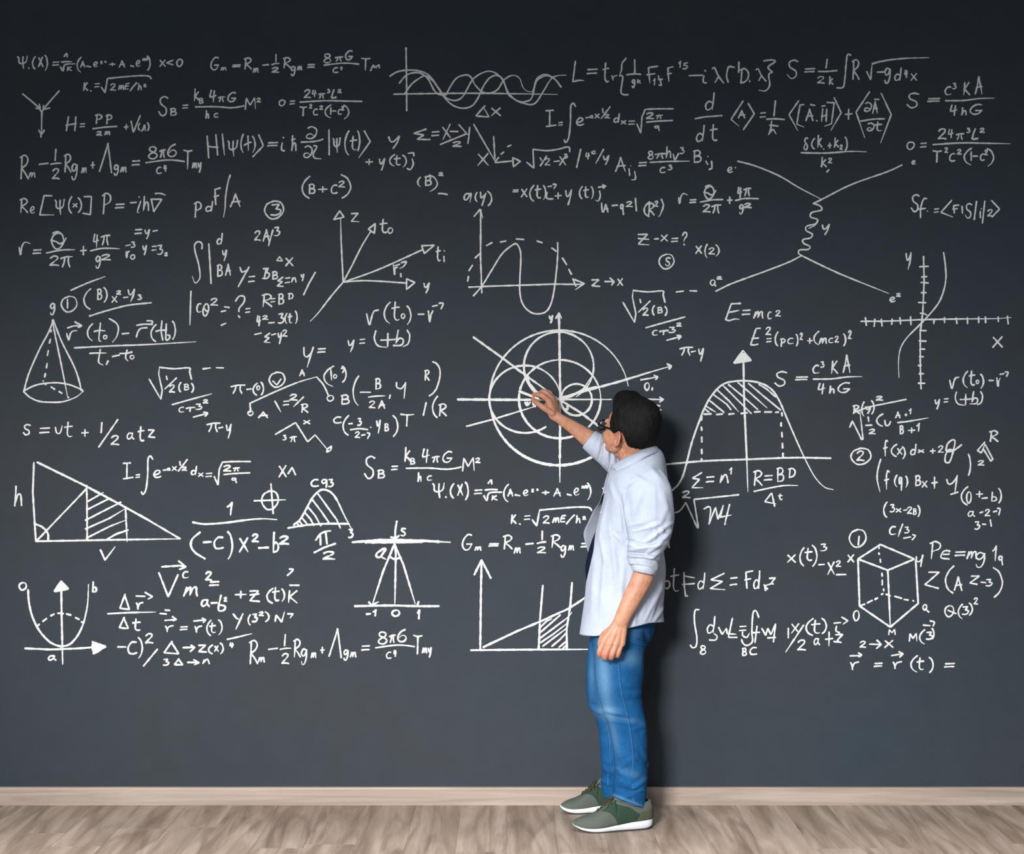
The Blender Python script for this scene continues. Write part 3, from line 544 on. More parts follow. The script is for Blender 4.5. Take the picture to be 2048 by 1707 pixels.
w 1.2;~ 108 1350 160 1300 205 1220 240 1100 280 940 330 790 400 610 470 490 560 400 660 370 780 365 900 385 1000 440 1070 540 1140 700 1240 930 1320 1100 1400 1240 1480 1320 1555 1342;w 1.3;_ 750 205 755 500 772 900 780 1070;w .8;_ 780 1070 790 1362;w 1.3;_ 745 95 665 205 820 182 750 95;w 1.8;_ 750 120 700 190;_ 755 130 730 190;_ 755 130 780 185;_ 720 160 700 195;_ 760 125 800 175;_ 710 180 790 178;_ 735 145 780 160;_ 740 130 755 190;w 1.2;~ 50 1115 400 1085 800 1070 1200 1055 1535 1060;w 1.2;~ 395 665 460 662;~ 508 668 562 662;~ 618 665 665 660;~ 728 658 785 652;~ 848 645 900 642;~ 940 645 1002 645;~ 1038 648 1065 645;_ 375 680 372 720;_ 372 780 375 810;_ 374 870 376 915;_ 374 980 376 1020;_ 372 1065 374 1085;_ 1095 650 1097 680;_ 1088 740 1088 772;_ 1095 828 1098 870;_ 1100 925 1102 968;_ 1105 1015 1105 1055;w 1;_ 410 590 500 645;_ 402 618 440 645;_ 450 545 575 648;_ 482 490 600 575 638 625;_ 515 448 620 545 705 642;_ 570 410 680 520 820 658;_ 615 398 740 500 878 622;_ 700 380 840 500 962 608;_ 795 388 940 510 1085 628;_ 890 398 960 440 1040 510
@equation|sigma equals n and small root, under the bell curve's left half|1320 680 4.4933
_ 375 1190 290 1240 355 1250 285 1325 385 1325;= 408 1220 492 1280;n 535 1200 618 1288;1 618 1140 655 1208;2 195 1350 275 1422;~ 135 1550 180 1530 232 1458;_ 232 1458 335 1685 345 1685 305 1430 708 1388;~ 395 1515 440 1495 455 1530 440 1650;_ 440 1650 500 1500 520 1610 568 1485;_ 568 1485 540 1590 640 1570;_ 625 1475 580 1660 590 1650
@equation|R equals BD over delta t, under the right side of the bell curve|1320 680 4.4933
R 835 1165 925 1310;= 930 1210 1015 1262;B 1045 1140 1120 1278;D 1148 1145 1220 1240;~ 845 1358 1000 1325 1120 1305 1238 1305;_ 1000 1375 942 1450 1040 1470;_ 1005 1375 1030 1492;t 1058 1375 1105 1438
@equation|long root with A plus 1 over B plus 1, right side|1640 780 5.0196
R 325 145 400 240;( 412 110 450 265;y 450 155 520 240;) 510 98 550 245;2 555 55 638 108;_ 345 220 480 170 600 145 865 92;_ 298 372 325 308 418 495 432 490 400 205;_ 483 268 490 312;~ 458 352 522 350;2 485 385 562 445;( 560 230 640 368;~ 650 300 660 350 690 350 708 315;A 752 210 812 285;+ 845 228 880 265;1 888 180 925 245;~ 778 325 900 310 1085 278;B 795 350 845 445;+ 880 370 960 435;1 965 325 1010 418
@circled_number|circled number 2, right side of the board|1640 780 5.0196
o 305 572 522 752;2 362 605 450 715
@equation|f of x dx line with curly f, right of circled 2|1640 780 5.0196
f 630 495 688 665;( 708 535 778 672;x 770 575 830 652;) 820 560 862 695;d 902 535 970 655;x 978 590 1050 632;+ 1100 580 1165 640;2 1180 552 1245 632;~ 1422 548 1340 605 1270 610 1280 540 1330 498 1355 520 1330 640 1300 720 1260 720 1258 660 1290 600 1340 600
@equation|bracketed f of 9 Bx plus y, right side under the circled 2|1640 780 5.0196
~ 610 690 580 800 575 900 602 1018;f 640 800 705 1000;( 742 845 780 975;9 785 868 832 1012;) 855 855 885 980;B 950 850 1018 965;x 1018 905 1082 980;+ 1115 865 1185 992;~ 1272 895 1290 940 1330 930 1378 865;_ 1378 855 1355 1020;_ 1312 1045 1385 1022;) 1482 635 1518 860;_ 1655 520 1580 605 1620 630 1655 545;_ 1655 540 1735 690 1715 712 1640 590;2 1580 700 1655 760;R 1695 400 1795 522
@equation|0 plus minus b in brackets with small numbers below, right edge|1640 780 5.0196
( 1410 960 1492 1158;o 1465 1010 1525 1140;+ 1562 1005 1640 1080;~ 1625 1085 1680 1080;b 1710 1015 1780 1122;) 1785 978 1828 1138;a 1480 1205 1560 1275;~ 1605 1230 1635 1220;2 1650 1190 1712 1268;~ 1740 1220 1775 1212;~ 1780 1185 1808 1190 1795 1250;3 1548 1312 1608 1402;~ 1630 1345 1665 1345;_ 1710 1300 1720 1365
@equation|3x minus 2B in brackets over C slash 3, right side above the cube|1640 780 5.0196
( 632 1115 680 1282;3 698 1140 755 1228;x 758 1180 820 1230;~ 840 1205 870 1200;2 870 1165 930 1245;B 930 1180 975 1255;) 975 1150 1010 1275;c 690 1360 768 1455;/ 778 1335 838 1475;3 845 1365 898 1440;~ 838 1485 910 1472;~ 930 1450 958 1460 925 1502
@diagram|box drawn in perspective with lettered corners and circled 1, lower right|1540 1050 4.0315
w 1.2;_ 890 155 710 272 950 362 1165 272 890 155;_ 710 272 722 650 970 820 1195 630 1175 285;_ 950 362 970 820;w 1.1;_ 878 170 880 188;_ 878 222 880 235;_ 888 272 892 298;_ 902 385 905 410;_ 905 440 905 480;_ 915 512 918 528;_ 728 648 765 635;_ 785 625 825 605;_ 845 598 868 585;_ 898 558 912 550;_ 935 555 970 568;_ 1005 572 1062 588;_ 1080 598 1115 602;_ 1152 605 1158 612;w 1;x 622 232 682 302;~ 1180 252 1182 286 1206 292 1229 262;_ 1232 240 1215 332;o 668 680 725 775;o 1228 632 1270 690;_ 1250 672 1282 700;M 952 832 1015 888;o 635 25 782 182;_ 718 88 712 160
@equation|x of t cubed minus x squared, left of the lettered box|1540 1050 4.0315
x 135 232 212 305;( 235 175 280 332;t 275 180 345 290;) 335 155 385 335;3 400 145 462 212;~ 392 318 438 315;x 460 290 525 402;2 528 282 575 338;~ 535 398 612 396
@equation|PE equals mg 1a, right edge beside the lettered box|1540 1050 4.0315
P 1285 125 1382 275;_ 1450 212 1420 200;~ 1450 205 1400 210 1380 260 1445 272;~ 1395 235 1445 232;= 1485 210 1580 248;m 1582 205 1675 275;g 1650 215 1745 345;1 1790 160 1838 290;q 1838 242 1882 325
@equation|Z times A z minus 3 in wide brackets, right edge|1540 1050 4.0315
_ 1280 378 1365 378 1248 478 1358 508;( 1408 322 1488 552;A 1480 410 1555 530;_ 1622 410 1690 408 1610 465 1670 475;~ 1700 458 1740 462;3 1735 430 1795 495;) 1795 335 1882 585
@equation|Q of 3 squared in brackets, right edge below the Z line|1540 1050 4.0315
o 1405 640 1488 742;_ 1435 685 1500 712;( 1512 630 1558 758;3 1545 650 1605 725;) 1600 620 1638 730;2 1640 580 1680 642
@equation|M of 3 with a small arrow, under the lettered box|1540 1050 4.0315
M 1118 865 1190 940;( 1200 835 1255 962;3 1255 855 1315 925;) 1300 825 1328 920;~ 1235 805 1290 808;~ 1290 770 1325 780 1315 812
@equation|2 arrow X, directly under the lettered box|1540 1050 4.0315
2 720 930 778 990;_ 802 958 895 960;_ 862 925 898 960 858 992;x 920 922 998 990
@equation|r equals r of t with small arrows, lowest line at right|1540 1050 4.0315
~ 645 1052 738 1050;_ 712 1028 740 1045 715 1060;r 645 1090 722 1168;= 835 1108 910 1140;~ 980 1050 1070 1035;_ 1038 1018 1075 1035 1045 1062;r 988 1088 1068 1160;( 1130 1045 1195 1188;t 1180 1062 1245 1170;) 1278 1058 1322 1192;= 1402 1110 1492 1145
@equation|ot F d sigma equals F d r, directly right of the shirt|1310 1110 4.876
o 80 240 152 332;t 145 122 240 360;_ 282 168 285 300 298 398 318 395;~ 280 200 385 220;~ 268 285 385 275;d 410 165 492 335;Sigma 522 170 688 345;= 725 210 808 298;F 868 145 960 328;d 955 145 1028 332;~ 1065 285 1080 350 1075 300 1140 275;_ 1080 310 1098 330;_ 1115 225 1175 220 1130 275 1155 280
@equation|integral with 8 and BC limits, lower right of the man|1310 1110 4.876
~ 428 530 390 540 385 650 408 800 400 885 365 900 345 875;8 435 875 502 970;d 500 590 590 765;~ 580 765 605 790 590 825 530 825;_ 620 702 655 770 695 712;_ 695 712 705 765 790 768;_ 755 615 715 800 800 800;= 815 685 895 740;~ 855 745 855 780 895 800 920 760;~ 1012 605 985 540 955 570 945 750 950 840 900 878 860 860 845 820;_ 995 690 975 850;~ 950 755 1020 750;_ 1042 712 1080 780 1100 710 1130 775 1175 670;_ 1175 670 1155 845;~ 1098 805 1175 800;B 845 898 900 985;c 918 890 998 975
_ 1300 710 1300 805;x 1325 660 1412 765;_ 1450 680 1275 942;( 1465 610 1550 788;t 1520 625 1615 768;) 1620 608 1680 770;_ 1745 662 1810 655;_ 1820 602 1882 638 1835 670;~ 1770 690 1765 735 1800 755;_ 1762 775 1832 770 1775 830 1818 850;~ 1745 840 1815 848;2 1385 820 1475 932;a 1545 800 1612 880;+ 1655 740 1740 890
@equation|S equals ut plus one half at2, far left above the triangle|0 820 3.6571
S 165 100 230 185;= 285 125 368 170;~ 405 125 415 165 440 165 455 115;t 468 82 535 200;+ 592 135 652 195;_ 745 90 740 165;_ 862 68 722 270;2 808 182 875 258;a 925 158 985 218;t 1005 115 1060 230;z 1078 135 1138 205
@equation|pi minus y jotting, left above the crossed circle|0 820 3.6571
copy piy 1508 88 1695 210
@diagram|right triangle with hatched strip, h and v labels, far left|0 820 3.6571
w 1.2;_ 248 382 240 600 262 955;_ 262 958 800 948 1318 940;w 1.35;_ 272 380 620 550 900 700 1080 800;w 1.1;_ 1080 800 1318 940;_ 268 955 635 572;_ 635 550 638 945;_ 918 705 930 960;w 1.3;~ 260 832 310 855 350 900 352 955;w 1.1;_ 640 668 755 602;_ 640 725 800 645;_ 625 805 750 740 885 672;_ 625 868 800 790 908 725;_ 632 935 800 850 915 805;_ 785 942 850 905 938 875;h 100 550 172 705;_ 735 1020 768 1095 842 998
@equation|integral of e with root 2 pi over a, above the triangle|0 820 3.6571
copy ige 895 330 1838 620
@equation|1 over minus C times x squared minus b squared, right of the triangle|370 920 4.876
w 1.3;1 405 405 478 540;~ 75 605 200 622 400 608 600 582 750 570 895 578;~ 148 700 70 770 60 840 100 900 195 960;~ 178 800 255 795;c 275 740 380 870;) 410 688 470 970;x 525 750 622 900;2 650 715 722 802;~ 718 855 815 850;b 848 695 918 905;2 915 735 1018 825
@diagram|small circle crossed by two lines, left of the hatched hill|370 920 4.876
w 1.1;o 742 288 920 488;_ 675 395 980 385;_ 838 230 860 520
@equation|small X and caret marks, above the hatched hill|370 920 4.876
x 910 45 995 170;_ 1005 132 1045 70 1078 142
@diagram|hatched hill curve with C93 above and pi over 2 below, lower middle left|370 920 4.876
w 1.3;~ 1060 630 1120 580 1180 480 1240 370 1300 305 1350 285 1420 310 1480 385 1550 530 1618 660;~ 1005 660 1200 630 1400 618 1600 620;w 1.1;_ 1285 310 1400 470 1480 580 1515 660;_ 1235 375 1330 500 1405 610;_ 1195 450 1270 540 1325 640;_ 1165 505 1225 575 1258 635;_ 1140 560 1190 620;_ 1112 590 1145 630;_ 1090 610 1110 638;c 1222 180 1308 262;9 1325 182 1400 270;3 1395 180 1450 265;w 1.2;~ 1275 780 1320 720 1370 695 1420 688;_ 1320 730 1322 825;_ 1372 700 1385 815;~ 1260 900 1360 850 1468 812;2 1340 885 1468 972;3 1590 665 1642 762
@equation|S sub B fraction over hc, lower left of the big circle|0 0 1
copy sb 727.4 892.9 961.5 964
@equation|wave function equation with a root of K fraction, directly left of the shirt|0 0 1
copy psi 863.8 957.6 1260 1004.6
@equation|K equation with 2mE under a root, left of the shirt|0 0 1
copy kk 1021.2 1012 1185 1052.3
@equation|G equation with one half R partly hidden behind the man|0 0 1
copy gm 923.4 1050.6 1339.8 1115.1
@diagram|arrows from a beam down to -1, 0 and 1, lower middle|680 1030 3.9385
w 1.2;_ 448 45 435 120 435 175;_ 400 172 440 180 465 160;w 1.6;_ 98 212 250 200 450 195 650 200 780 208;_ 200 212 430 212 650 208;_ 300 195 560 198 720 205;w .9;_ 780 208 870 212;w 1.3;s 475 95 525 168;_ 430 225 340 440 258 695;_ 432 228 440 300 432 700;_ 432 235 500 390 592 695;~ 388 322 430 345 480 330;~ 330 270 290 300 290 328 320 325 348 280;~ 330 265 360 265 340 300 325 325 358 345;~ 115 715 400 710 600 715 780 715;_ 228 682 245 708 302 682;_ 565 712 605 715 620 680;~ 208 778 240 775;1 255 738 295 798;o 405 740 475 800;1 605 740 635 820
@graph|rising line over axes with a hatched strip, beside the man's legs|680 1030 3.9385
w 1.3;_ 1115 352 1110 600 1105 1050;_ 1058 468 1115 352 1188 495;_ 1030 1062 1400 1058 1950 1055;_ 1128 1038 1400 910 1580 835 1800 735 1900 670 1990 605;_ 1598 552 1575 830 1565 1050;_ 1828 530 1815 700 1785 900 1788 1050;w 1.1;_ 1575 885 1630 830 1668 815;_ 1575 925 1660 850 1735 785;_ 1575 968 1680 890 1800 800 1825 765;_ 1575 1005 1680 935 1790 850;_ 1598 1030 1690 960 1785 890;_ 1668 1032 1730 980 1785 925;_ 1725 1040 1785 990;_ 1755 1050 1785 1020
@graph|parabola on axes with solid arrowheads and a dashed arch, bottom left|0 1110 4.4522
w 1.3;~ 250 305 258 420 290 550 350 670 430 760 500 800 560 808 630 785 700 700 750 580 780 430 788 260;_ 545 230 548 500 555 780;w .9;_ 555 780 558 968;w 1.3;_ 222 828 450 838 700 828 815 820;_ 545 232 482 322 608 298 545 232;w 2.2;_ 530 265 515 300;_ 545 250 545 295;_ 555 265 585 292;_ 520 300 575 290;w 1.3;_ 822 770 940 812 832 878 822 770;w 3.2;_ 835 795 845 850;_ 855 800 860 842;_ 870 808 900 814;_ 860 830 885 820;w 1.2;_ 340 625 350 612;~ 382 588 415 562;~ 452 538 482 522;~ 515 515 565 518;~ 592 522 632 532;~ 672 555 705 570;~ 725 592 742 600;w 1.2;o 165 235 242 315;b 815 230 865 335;a 425 885 505 940
@equation|delta r over delta t with an arrow, bottom left beside the parabola|0 1110 4.4522
w 1.1;Delta 1060 340 1160 488;~ 1212 362 1290 365;_ 1292 330 1358 368 1318 390;r 1210 408 1280 485;~ 958 520 1150 510 1385 505;Delta 1055 545 1150 658;t 1175 560 1255 675;~ 1425 518 1482 522;~ 1470 488 1512 490
@equation|large V with an arrow and m squared equals, lower left|0 1110 4.4522
w 1.2;_ 1440 102 1600 92 1655 100;_ 1590 50 1655 102 1600 125;_ 1415 155 1498 368 1585 172;c 1620 138 1682 208;m 1630 275 1770 368;2 1825 142 1890 228;= 1860 230 1955 272;a 1788 385 1870 462;~ 1880 425 1935 422;~ 1968 355 1945 480 1990 490 2005 455 1950 440;2 1990 370 2025 415
@equation|r equals r of t with small arrows, bottom left|0 1110 4.4522
_ 1468 580 1570 570;_ 1535 545 1572 570 1540 582;r 1468 615 1550 685;= 1598 632 1675 665;_ 1725 585 1830 575;_ 1800 560 1832 575 1810 598;r 1730 618 1805 690;( 1835 572 1885 720;t 1860 595 1925 695;) 1940 568 1985 712
@equation|minus C squared slash with delta arrows, lowest line at left|0 1110 4.4522
w 1.1;~ 1048 815 1120 815;c 1132 762 1225 885;) 1225 725 1275 920;2 1290 692 1368 788;_ 1402 835 1278 985;Delta 1452 760 1600 882;_ 1630 822 1730 818;_ 1700 800 1735 820 1695 855;z 1760 790 1845 868;( 1850 792 1900 882;x 1905 800 1950 860;) 1955 775 1995 882;3 1448 918 1508 985;Delta 1545 915 1635 982;_ 1670 952 1770 955;_ 1725 930 1772 955 1730 975;n 1800 920 1870 970
+ 440 1110 4.096
~ 60 688 150 668 258 642;4 75 710 118 760
@equation|plus z of t k over y of 3 N, lower left of centre|440 1110 4.096
w 1.1;+ 120 288 222 355;z 235 280 330 385;_ 245 325 320 315;( 378 265 440 398;t 425 258 490 378;) 500 270 535 382;_ 570 290 562 385;_ 630 290 570 340 632 390;~ 572 245 648 245;~ 568 112 600 118 552 165;_ 108 480 140 520 150 520;_ 188 478 130 605;( 225 480 255 575;3 260 475 310 550;2 315 458 362 500;) 365 458 408 548;_ 452 540 460 488 505 545 528 465;_ 555 480 598 478 575 512
@equation|R equation with large Lambda and 8 pi G, lowest on the board|0 0 1
copy rlam 497.4 1254 863.6 1329.7
@equation|R with closing bracket over 1 bracket R, left of the big circle|820 700 10.671
R 300 410 425 655;~ 485 245 570 290 630 390 640 550 580 780 500 910 410 975;_ 345 1115 285 1390;( 465 965 605 1450;R 600 1130 795 1415
"""
build_chalk(CHALK)
# ---------------------------------------------------------------- the man: shared shape tools
from mathutils.bvhtree import BVHTree
CAM = Vector((0, -D, CZ))

def interp(tab, y):
    """smooth interpolation of table rows [y, v1, v2...]"""
    a = np.array(tab, float)
    ys = a[:, 0]
    y = min(max(y, ys[0]), ys[-1])
    i = min(max(int(np.searchsorted(ys, y) - 1), 0), len(ys) - 2)
    t = (y - ys[i]) / (ys[i + 1] - ys[i])
    p1, p2 = a[i, 1:], a[i + 1, 1:]
    p0 = a[i - 1, 1:] if i > 0 else 2 * p1 - p2
    p3 = a[i + 2, 1:] if i + 2 < len(ys) else 2 * p2 - p1
    return 0.5 * (2 * p1 + (p2 - p0) * t + (2 * p0 - 5 * p1 + 4 * p2 - p3) * t * t + (-p0 + 3 * p1 - 3 * p2 + p3) * t ** 3)

class Shell:
    def __init__(self): self.v, self.f = [], []
    def add(self, vs, fs):
        k = len(self.v)
        self.v += [tuple(p) for p in vs]
        self.f += [tuple(i + k for i in f) for f in fs]
    def ell(self, c, r, M=None, seg=20, rings=12):
        vs, fs = [], []
        M = M or Matrix.Identity(3)
        c = Vector(c)
        vs.append(c + M @ Vector((0, 0, r[2])))
        for i in range(1, rings):
            ph = math.pi * i / rings
            for j in range(seg):
                th = 2 * math.pi * j / seg
                vs.append(c + M @ Vector((r[0] * math.sin(ph) * math.cos(th), r[1] * math.sin(ph) * math.sin(th), r[2] * math.cos(ph))))
        vs.append(c + M @ Vector((0, 0, -r[2])))
        for j in range(seg):
            fs.append((0, 1 + j, 1 + (j + 1) % seg))
            fs.append((len(vs) - 1, 1 + (rings - 2) * seg + (j + 1) % seg, 1 + (rings - 2) * seg + j))
        for i in range(rings - 2):
            for j in range(seg):
                a, b = 1 + i * seg + j, 1 + i * seg + (j + 1) % seg
                fs.append((a, a + seg, b + seg, b))
        self.add(vs, fs)
    def tube(self, pts, rad, flat=1.0, flat_dir=None, seg=16, cap=True):
        """closed tapering tube; flat<1 squeezes it along flat_dir"""
        pts = [Vector(p) for p in pts]
        if len(pts) > 2 and len(pts) < 12:
            n = len(pts)
            q = catmull([tuple(p) + (r,) for p, r in zip(pts, rad)], 0.006)
            pts = [Vector(x[:3]) for x in q]; rad = [max(0.0004, x[3]) for x in q]
        elif len(pts) == 2:
            n = 8
            rad = [rad[0] + (rad[1] - rad[0]) * i / n for i in range(n + 1)]
            pts = [pts[0].lerp(pts[1], i / n) for i in range(n + 1)]
        rings = []
        prev = None
        for i, p in enumerate(pts):
            t = (pts[min(i + 1, len(pts) - 1)] - pts[max(i - 1, 0)]).normalized()
            if flat_dir is not None: u = Vector(flat_dir)
            else: u = prev if prev is not None else Vector((0.13, 0.97, 0.21))
            u = (u - t * u.dot(t)).normalized()
            prev = u
            w = t.cross(u)
            rings.append((p, t, u, w, rad[i]))
        if cap:
            p, t, u, w, r = rings[0]
            pre = [(p - t * r * math.sin(a), t, u, w, r * math.cos(a)) for a in (1.45, 1.1, 0.7, 0.35)]
            p, t, u, w, r = rings[-1]
            post = [(p + t * r * math.sin(a), t, u, w, r * math.cos(a)) for a in (0.35, 0.7, 1.1, 1.45)]
            rings = pre + rings + post
        vs, fs = [], []
        for p, t, u, w, r in rings:
            for j in range(seg):
                a = 2 * math.pi * j / seg
                vs.append(p + u * (r * flat * math.cos(a)) + w * (r * math.sin(a)))
        for i in range(len(rings) - 1):
            for j in range(seg):
                a, b = i * seg + j, i * seg + (j + 1) % seg
                fs.append((a, b, b + seg, a + seg))
        fs.append(tuple(range(seg))[::-1])
        fs.append(tuple(range((len(rings) - 1) * seg, len(rings) * seg)))
        self.add(vs, fs)
    def rings(self, rs, closed=True, caps=True):
        n = len(rs[0]); vs = [p for r in rs for p in r]; fs = []
        for i in range(len(rs) - 1):
            for j in range(n if closed else n - 1):
                a, b = i * n + j, i * n + (j + 1) % n
                fs.append((a, b, b + n, a + n))
        if caps:
            fs.append(tuple(range(n))[::-1]); fs.append(tuple(range((len(rs) - 1) * n, len(rs) * n)))
        self.add(vs, fs)

def fuse(name, shell, voxel, smooth_it, mat, parent=None):
    """one continuous surface from overlapping closed shapes"""
    me = bpy.data.meshes.new(name); me.from_pydata(shell.v, [], shell.f); me.update()
    bm = bmesh.new(); bm.from_mesh(me); bmesh.ops.recalc_face_normals(bm, faces=bm.faces); bm.to_mesh(me); bm.free()
    o = bpy.data.objects.new(name, me); COL.objects.link(o)
    md = o.modifiers.new('r', 'REMESH'); md.mode = 'VOXEL'; md.voxel_size = voxel
    if smooth_it:
        sm = o.modifiers.new('s', 'SMOOTH'); sm.iterations = smooth_it; sm.factor = 0.5
    dg = bpy.context.evaluated_depsgraph_get()
    new = bpy.data.meshes.new_from_object(o.evaluated_get(dg))
    bpy.data.objects.remove(o); bpy.data.meshes.remove(me)
    new.name = name
    return link(name, new, mat, parent)

def project(v):
    k = D / (v[1] + D)
    return 1024 + v[0] * S0 * k, 853.5 - (v[2] - CZ) * S0 * k

def tree_of(o):
    me = o.data
    return BVHTree.FromPolygons([v.co for v in me.vertices], [tuple(p.vertices) for p in me.polygons])
def hit(tree, px, py, lift=0.0):
    d = (P(px, py, 0.0) - CAM).normalized()
    loc, nor, _i, _d = tree.ray_cast(CAM, d)
    if loc is None: return None
    if nor.dot(d) > 0: nor = -nor
    return loc + nor * lift
def surf_line(name, tree, pts, r, mat, parent, lift=0.0008, dash=None):
    q = resample(catmull(pts, 1.5), 2.0)
    q3 = [hit(tree, x, y, lift) for x, y in q]
    runs, cur = [], []
    for i, p in enumerate(q3):
        ok = p is not None and (not cur or (p - cur[-1]).length < 0.03)
        if ok and (dash is None or (i % dash[0]) < dash[1]): cur.append(p)
        else:
            if len(cur) > 1: runs.append(cur)
            cur = [p] if (p is not None and not ok) else []
    if len(cur) > 1: runs.append(cur)
    s = Shell()
    for c in runs:
        if len(c) == 2: c = [c[0], (c[0] + c[1]) / 2, c[1]]
        s.tube(list(c) if len(c) >= 12 else c, [r] * len(c), seg=6, cap=False)
    if not s.v: return None
    return pydata(name, s.v, s.f, mat, parent)

def displace(o, creases, fine=(0.0, 30, (1, 1, 1)), front=True):
    """push vertices along normals: cloth folds given as px segments (x0,y0,x1,y1,width px,height m)"""
    me = o.data
    n = len(me.vertices)
    co = np.empty(n * 3); me.vertices.foreach_get('co', co); co = co.reshape(-1, 3)
    no = np.empty(n * 3); me.vertices.foreach_get('normal', no); no = no.reshape(-1, 3)
    k = D / (co[:, 1] + D)
    px = 1024 + co[:, 0] * S0 * k; py = 853.5 - (co[:, 2] - CZ) * S0 * k
    no = np.where(no[:, 1:2] > 0, -no, no)
    facing = np.clip(-no[:, 1] * 2.5 + 0.25, 0, 1)
    h = np.zeros(n)
    for x0, y0, x1, y1, w, a in creases:
        dx, dy = x1 - x0, y1 - y0; L2 = dx * dx + dy * dy
        t = ((px - x0) * dx + (py - y0) * dy) / L2
        tc = np.clip(t, 0, 1)
        ex, ey = px - (x0 + tc * dx), py - (y0 + tc * dy)
        dist = np.hypot(ex, ey)
        side = ((px - x0) * dy - (py - y0) * dx) / math.sqrt(L2)
        taper = np.clip(np.sin(np.clip(t, 0.03, 0.97) * math.pi), 0, 1) ** 0.5
        h += a * taper * (np.exp(-(dist / w) ** 2) - 0.55 * np.exp(-((dist - 1.9 * w) / (1.1 * w)) ** 2) * (side > 0))
    h *= facing
    amp, sc, st = fine
    if amp:
        for i in range(n):
            c = co[i]
            h[i] += amp * noise.noise((c[0] * sc * st[0], c[1] * sc * st[1], c[2] * sc * st[2])) \
                + amp * 0.4 * noise.noise((c[0] * sc * 2.7 * st[0] + 9, c[1] * sc * 2.7 * st[1], c[2] * sc * 2.7 * st[2]))
    co += no * h[:, None]
    me.vertices.foreach_set('co', co.ravel()); me.update()

def paint(o, name, fn):
    me = o.data
    at = me.color_attributes.new(name, 'FLOAT_COLOR', 'POINT')
    n = len(me.vertices)
    co = np.empty(n * 3); me.vertices.foreach_get('co', co); co = co.reshape(-1, 3)
    k = D / (co[:, 1] + D)
    px = 1024 + co[:, 0] * S0 * k; py = 853.5 - (co[:, 2] - CZ) * S0 * k
    val = fn(co, px, py)
    at.data.foreach_set('color', np.stack([val, val, val, np.ones(n)], 1).ravel())

def attr(nt, name):
    a = N(nt, 'ShaderNodeAttribute'); a.attribute_name = name
    return a.outputs['Fac']

# ---------------------------------------------------------------- materials of the man
def skin_material():
    m, nt, b = new_mat('skin', lin(214, 150, 120), 0.5, 0.35)
    b.inputs['Subsurface Weight'].default_value = 0.12
    b.inputs['Subsurface Radius'].default_value = (0.012, 0.005, 0.003)
    v = coords(nt)
    n, r = noise_ramp(nt, v, 38, [(0.3, (0.39, 0.172, 0.102, 1)), (0.55, (0.46, 0.225, 0.142, 1)), (0.8, (0.50, 0.26, 0.172, 1))], 4)
    pink = mix(nt, attr(nt, 'pink'), r.outputs[0], (0.52, 0.145, 0.105, 1))
    nt.links.new(pink, b.inputs['Base Color'])
    n2 = N(nt, 'ShaderNodeTexNoise'); n2.inputs['Scale'].default_value = 420; nt.links.new(v, n2.inputs['Vector'])
    bump(nt, b, n2.outputs['Fac'], 0.15, 0.0006)
    return m
def cloth_material(name, c0, c1, weave=1400, rough=0.85, strength=0.25):
    m, nt, b = new_mat(name, c0, rough, 0.15)
    v = coords(nt)
    n, r = noise_ramp(nt, v, 9, [(0.35, c0), (0.65, c1)], 5, 0.65)
    mp = N(nt, 'ShaderNodeMapping'); mp.inputs['Scale'].default_value = (1, 1, 0.25); nt.links.new(v, mp.inputs['Vector'])
    n2, r2 = noise_ramp(nt, mp.outputs[0], weave * 0.4, [(0.3, (0.93, 0.93, 0.94, 1)), (0.7, (1.03, 1.03, 1.02, 1))], 2)
    nt.links.new(mix(nt, 1.0, r.outputs[0], r2.outputs[0], 'MULTIPLY'), b.inputs['Base Color'])
    n3 = N(nt, 'ShaderNodeTexNoise'); n3.inputs['Scale'].default_value = 60; n3.inputs['Detail'].default_value = 5
    nt.links.new(v, n3.inputs['Vector'])
    bump(nt, b, n3.outputs['Fac'], strength, 0.003)
    return m
def denim_material():
    m, nt, b = new_mat('denim', lin(20, 82, 140), 0.85, 0.15)
    v = coords(nt)
    n, r = noise_ramp(nt, v, 14, [(0.3, (0.003, 0.050, 0.150, 1)), (0.7, (0.006, 0.085, 0.230, 1))], 5, 0.7)
    worn = mix(nt, attr(nt, 'wear'), r.outputs[0], (0.14, 0.29, 0.43, 1))
    mp = N(nt, 'ShaderNodeMapping'); mp.inputs['Scale'].default_value = (1, 1, 0.12); nt.links.new(v, mp.inputs['Vector'])
    n2, r2 = noise_ramp(nt, mp.outputs[0], 420, [(0.3, (0.84, 0.87, 0.9, 1)), (0.7, (1.08, 1.06, 1.04, 1))], 2)
    nt.links.new(mix(nt, 1.0, worn, r2.outputs[0], 'MULTIPLY'), b.inputs['Base Color'])
    n3 = N(nt, 'ShaderNodeTexNoise'); n3.inputs['Scale'].default_value = 45; n3.inputs['Detail'].default_value = 6
    nt.links.new(v, n3.inputs['Vector'])
    bump(nt, b, n3.outputs['Fac'], 0.35, 0.004)
    return m
def hair_material():
    m, nt, b = new_mat('black_hair', lin(14, 11, 10), 0.6, 0.2)
    v = coords(nt)
    mp = N(nt, 'ShaderNodeMapping'); mp.inputs['Scale'].default_value = (1, 1, 0.12)
    mp.inputs['Rotation'].default_value = (0.2, 0.35, 0); nt.links.new(v, mp.inputs['Vector'])
    n, r = noise_ramp(nt, mp.outputs[0], 330, [(0.35, lin(3, 3, 3)), (0.7, lin(16, 13, 12))], 3)
    nt.links.new(r.outputs[0], b.inputs['Base Color'])
    bump(nt, b, n.outputs['Fac'], 0.8, 0.004)
    return m
M_SKIN = skin_material()
M_SHIRT = cloth_material('chambray_shirt', (0.375, 0.415, 0.505, 1), (0.43, 0.47, 0.56, 1))
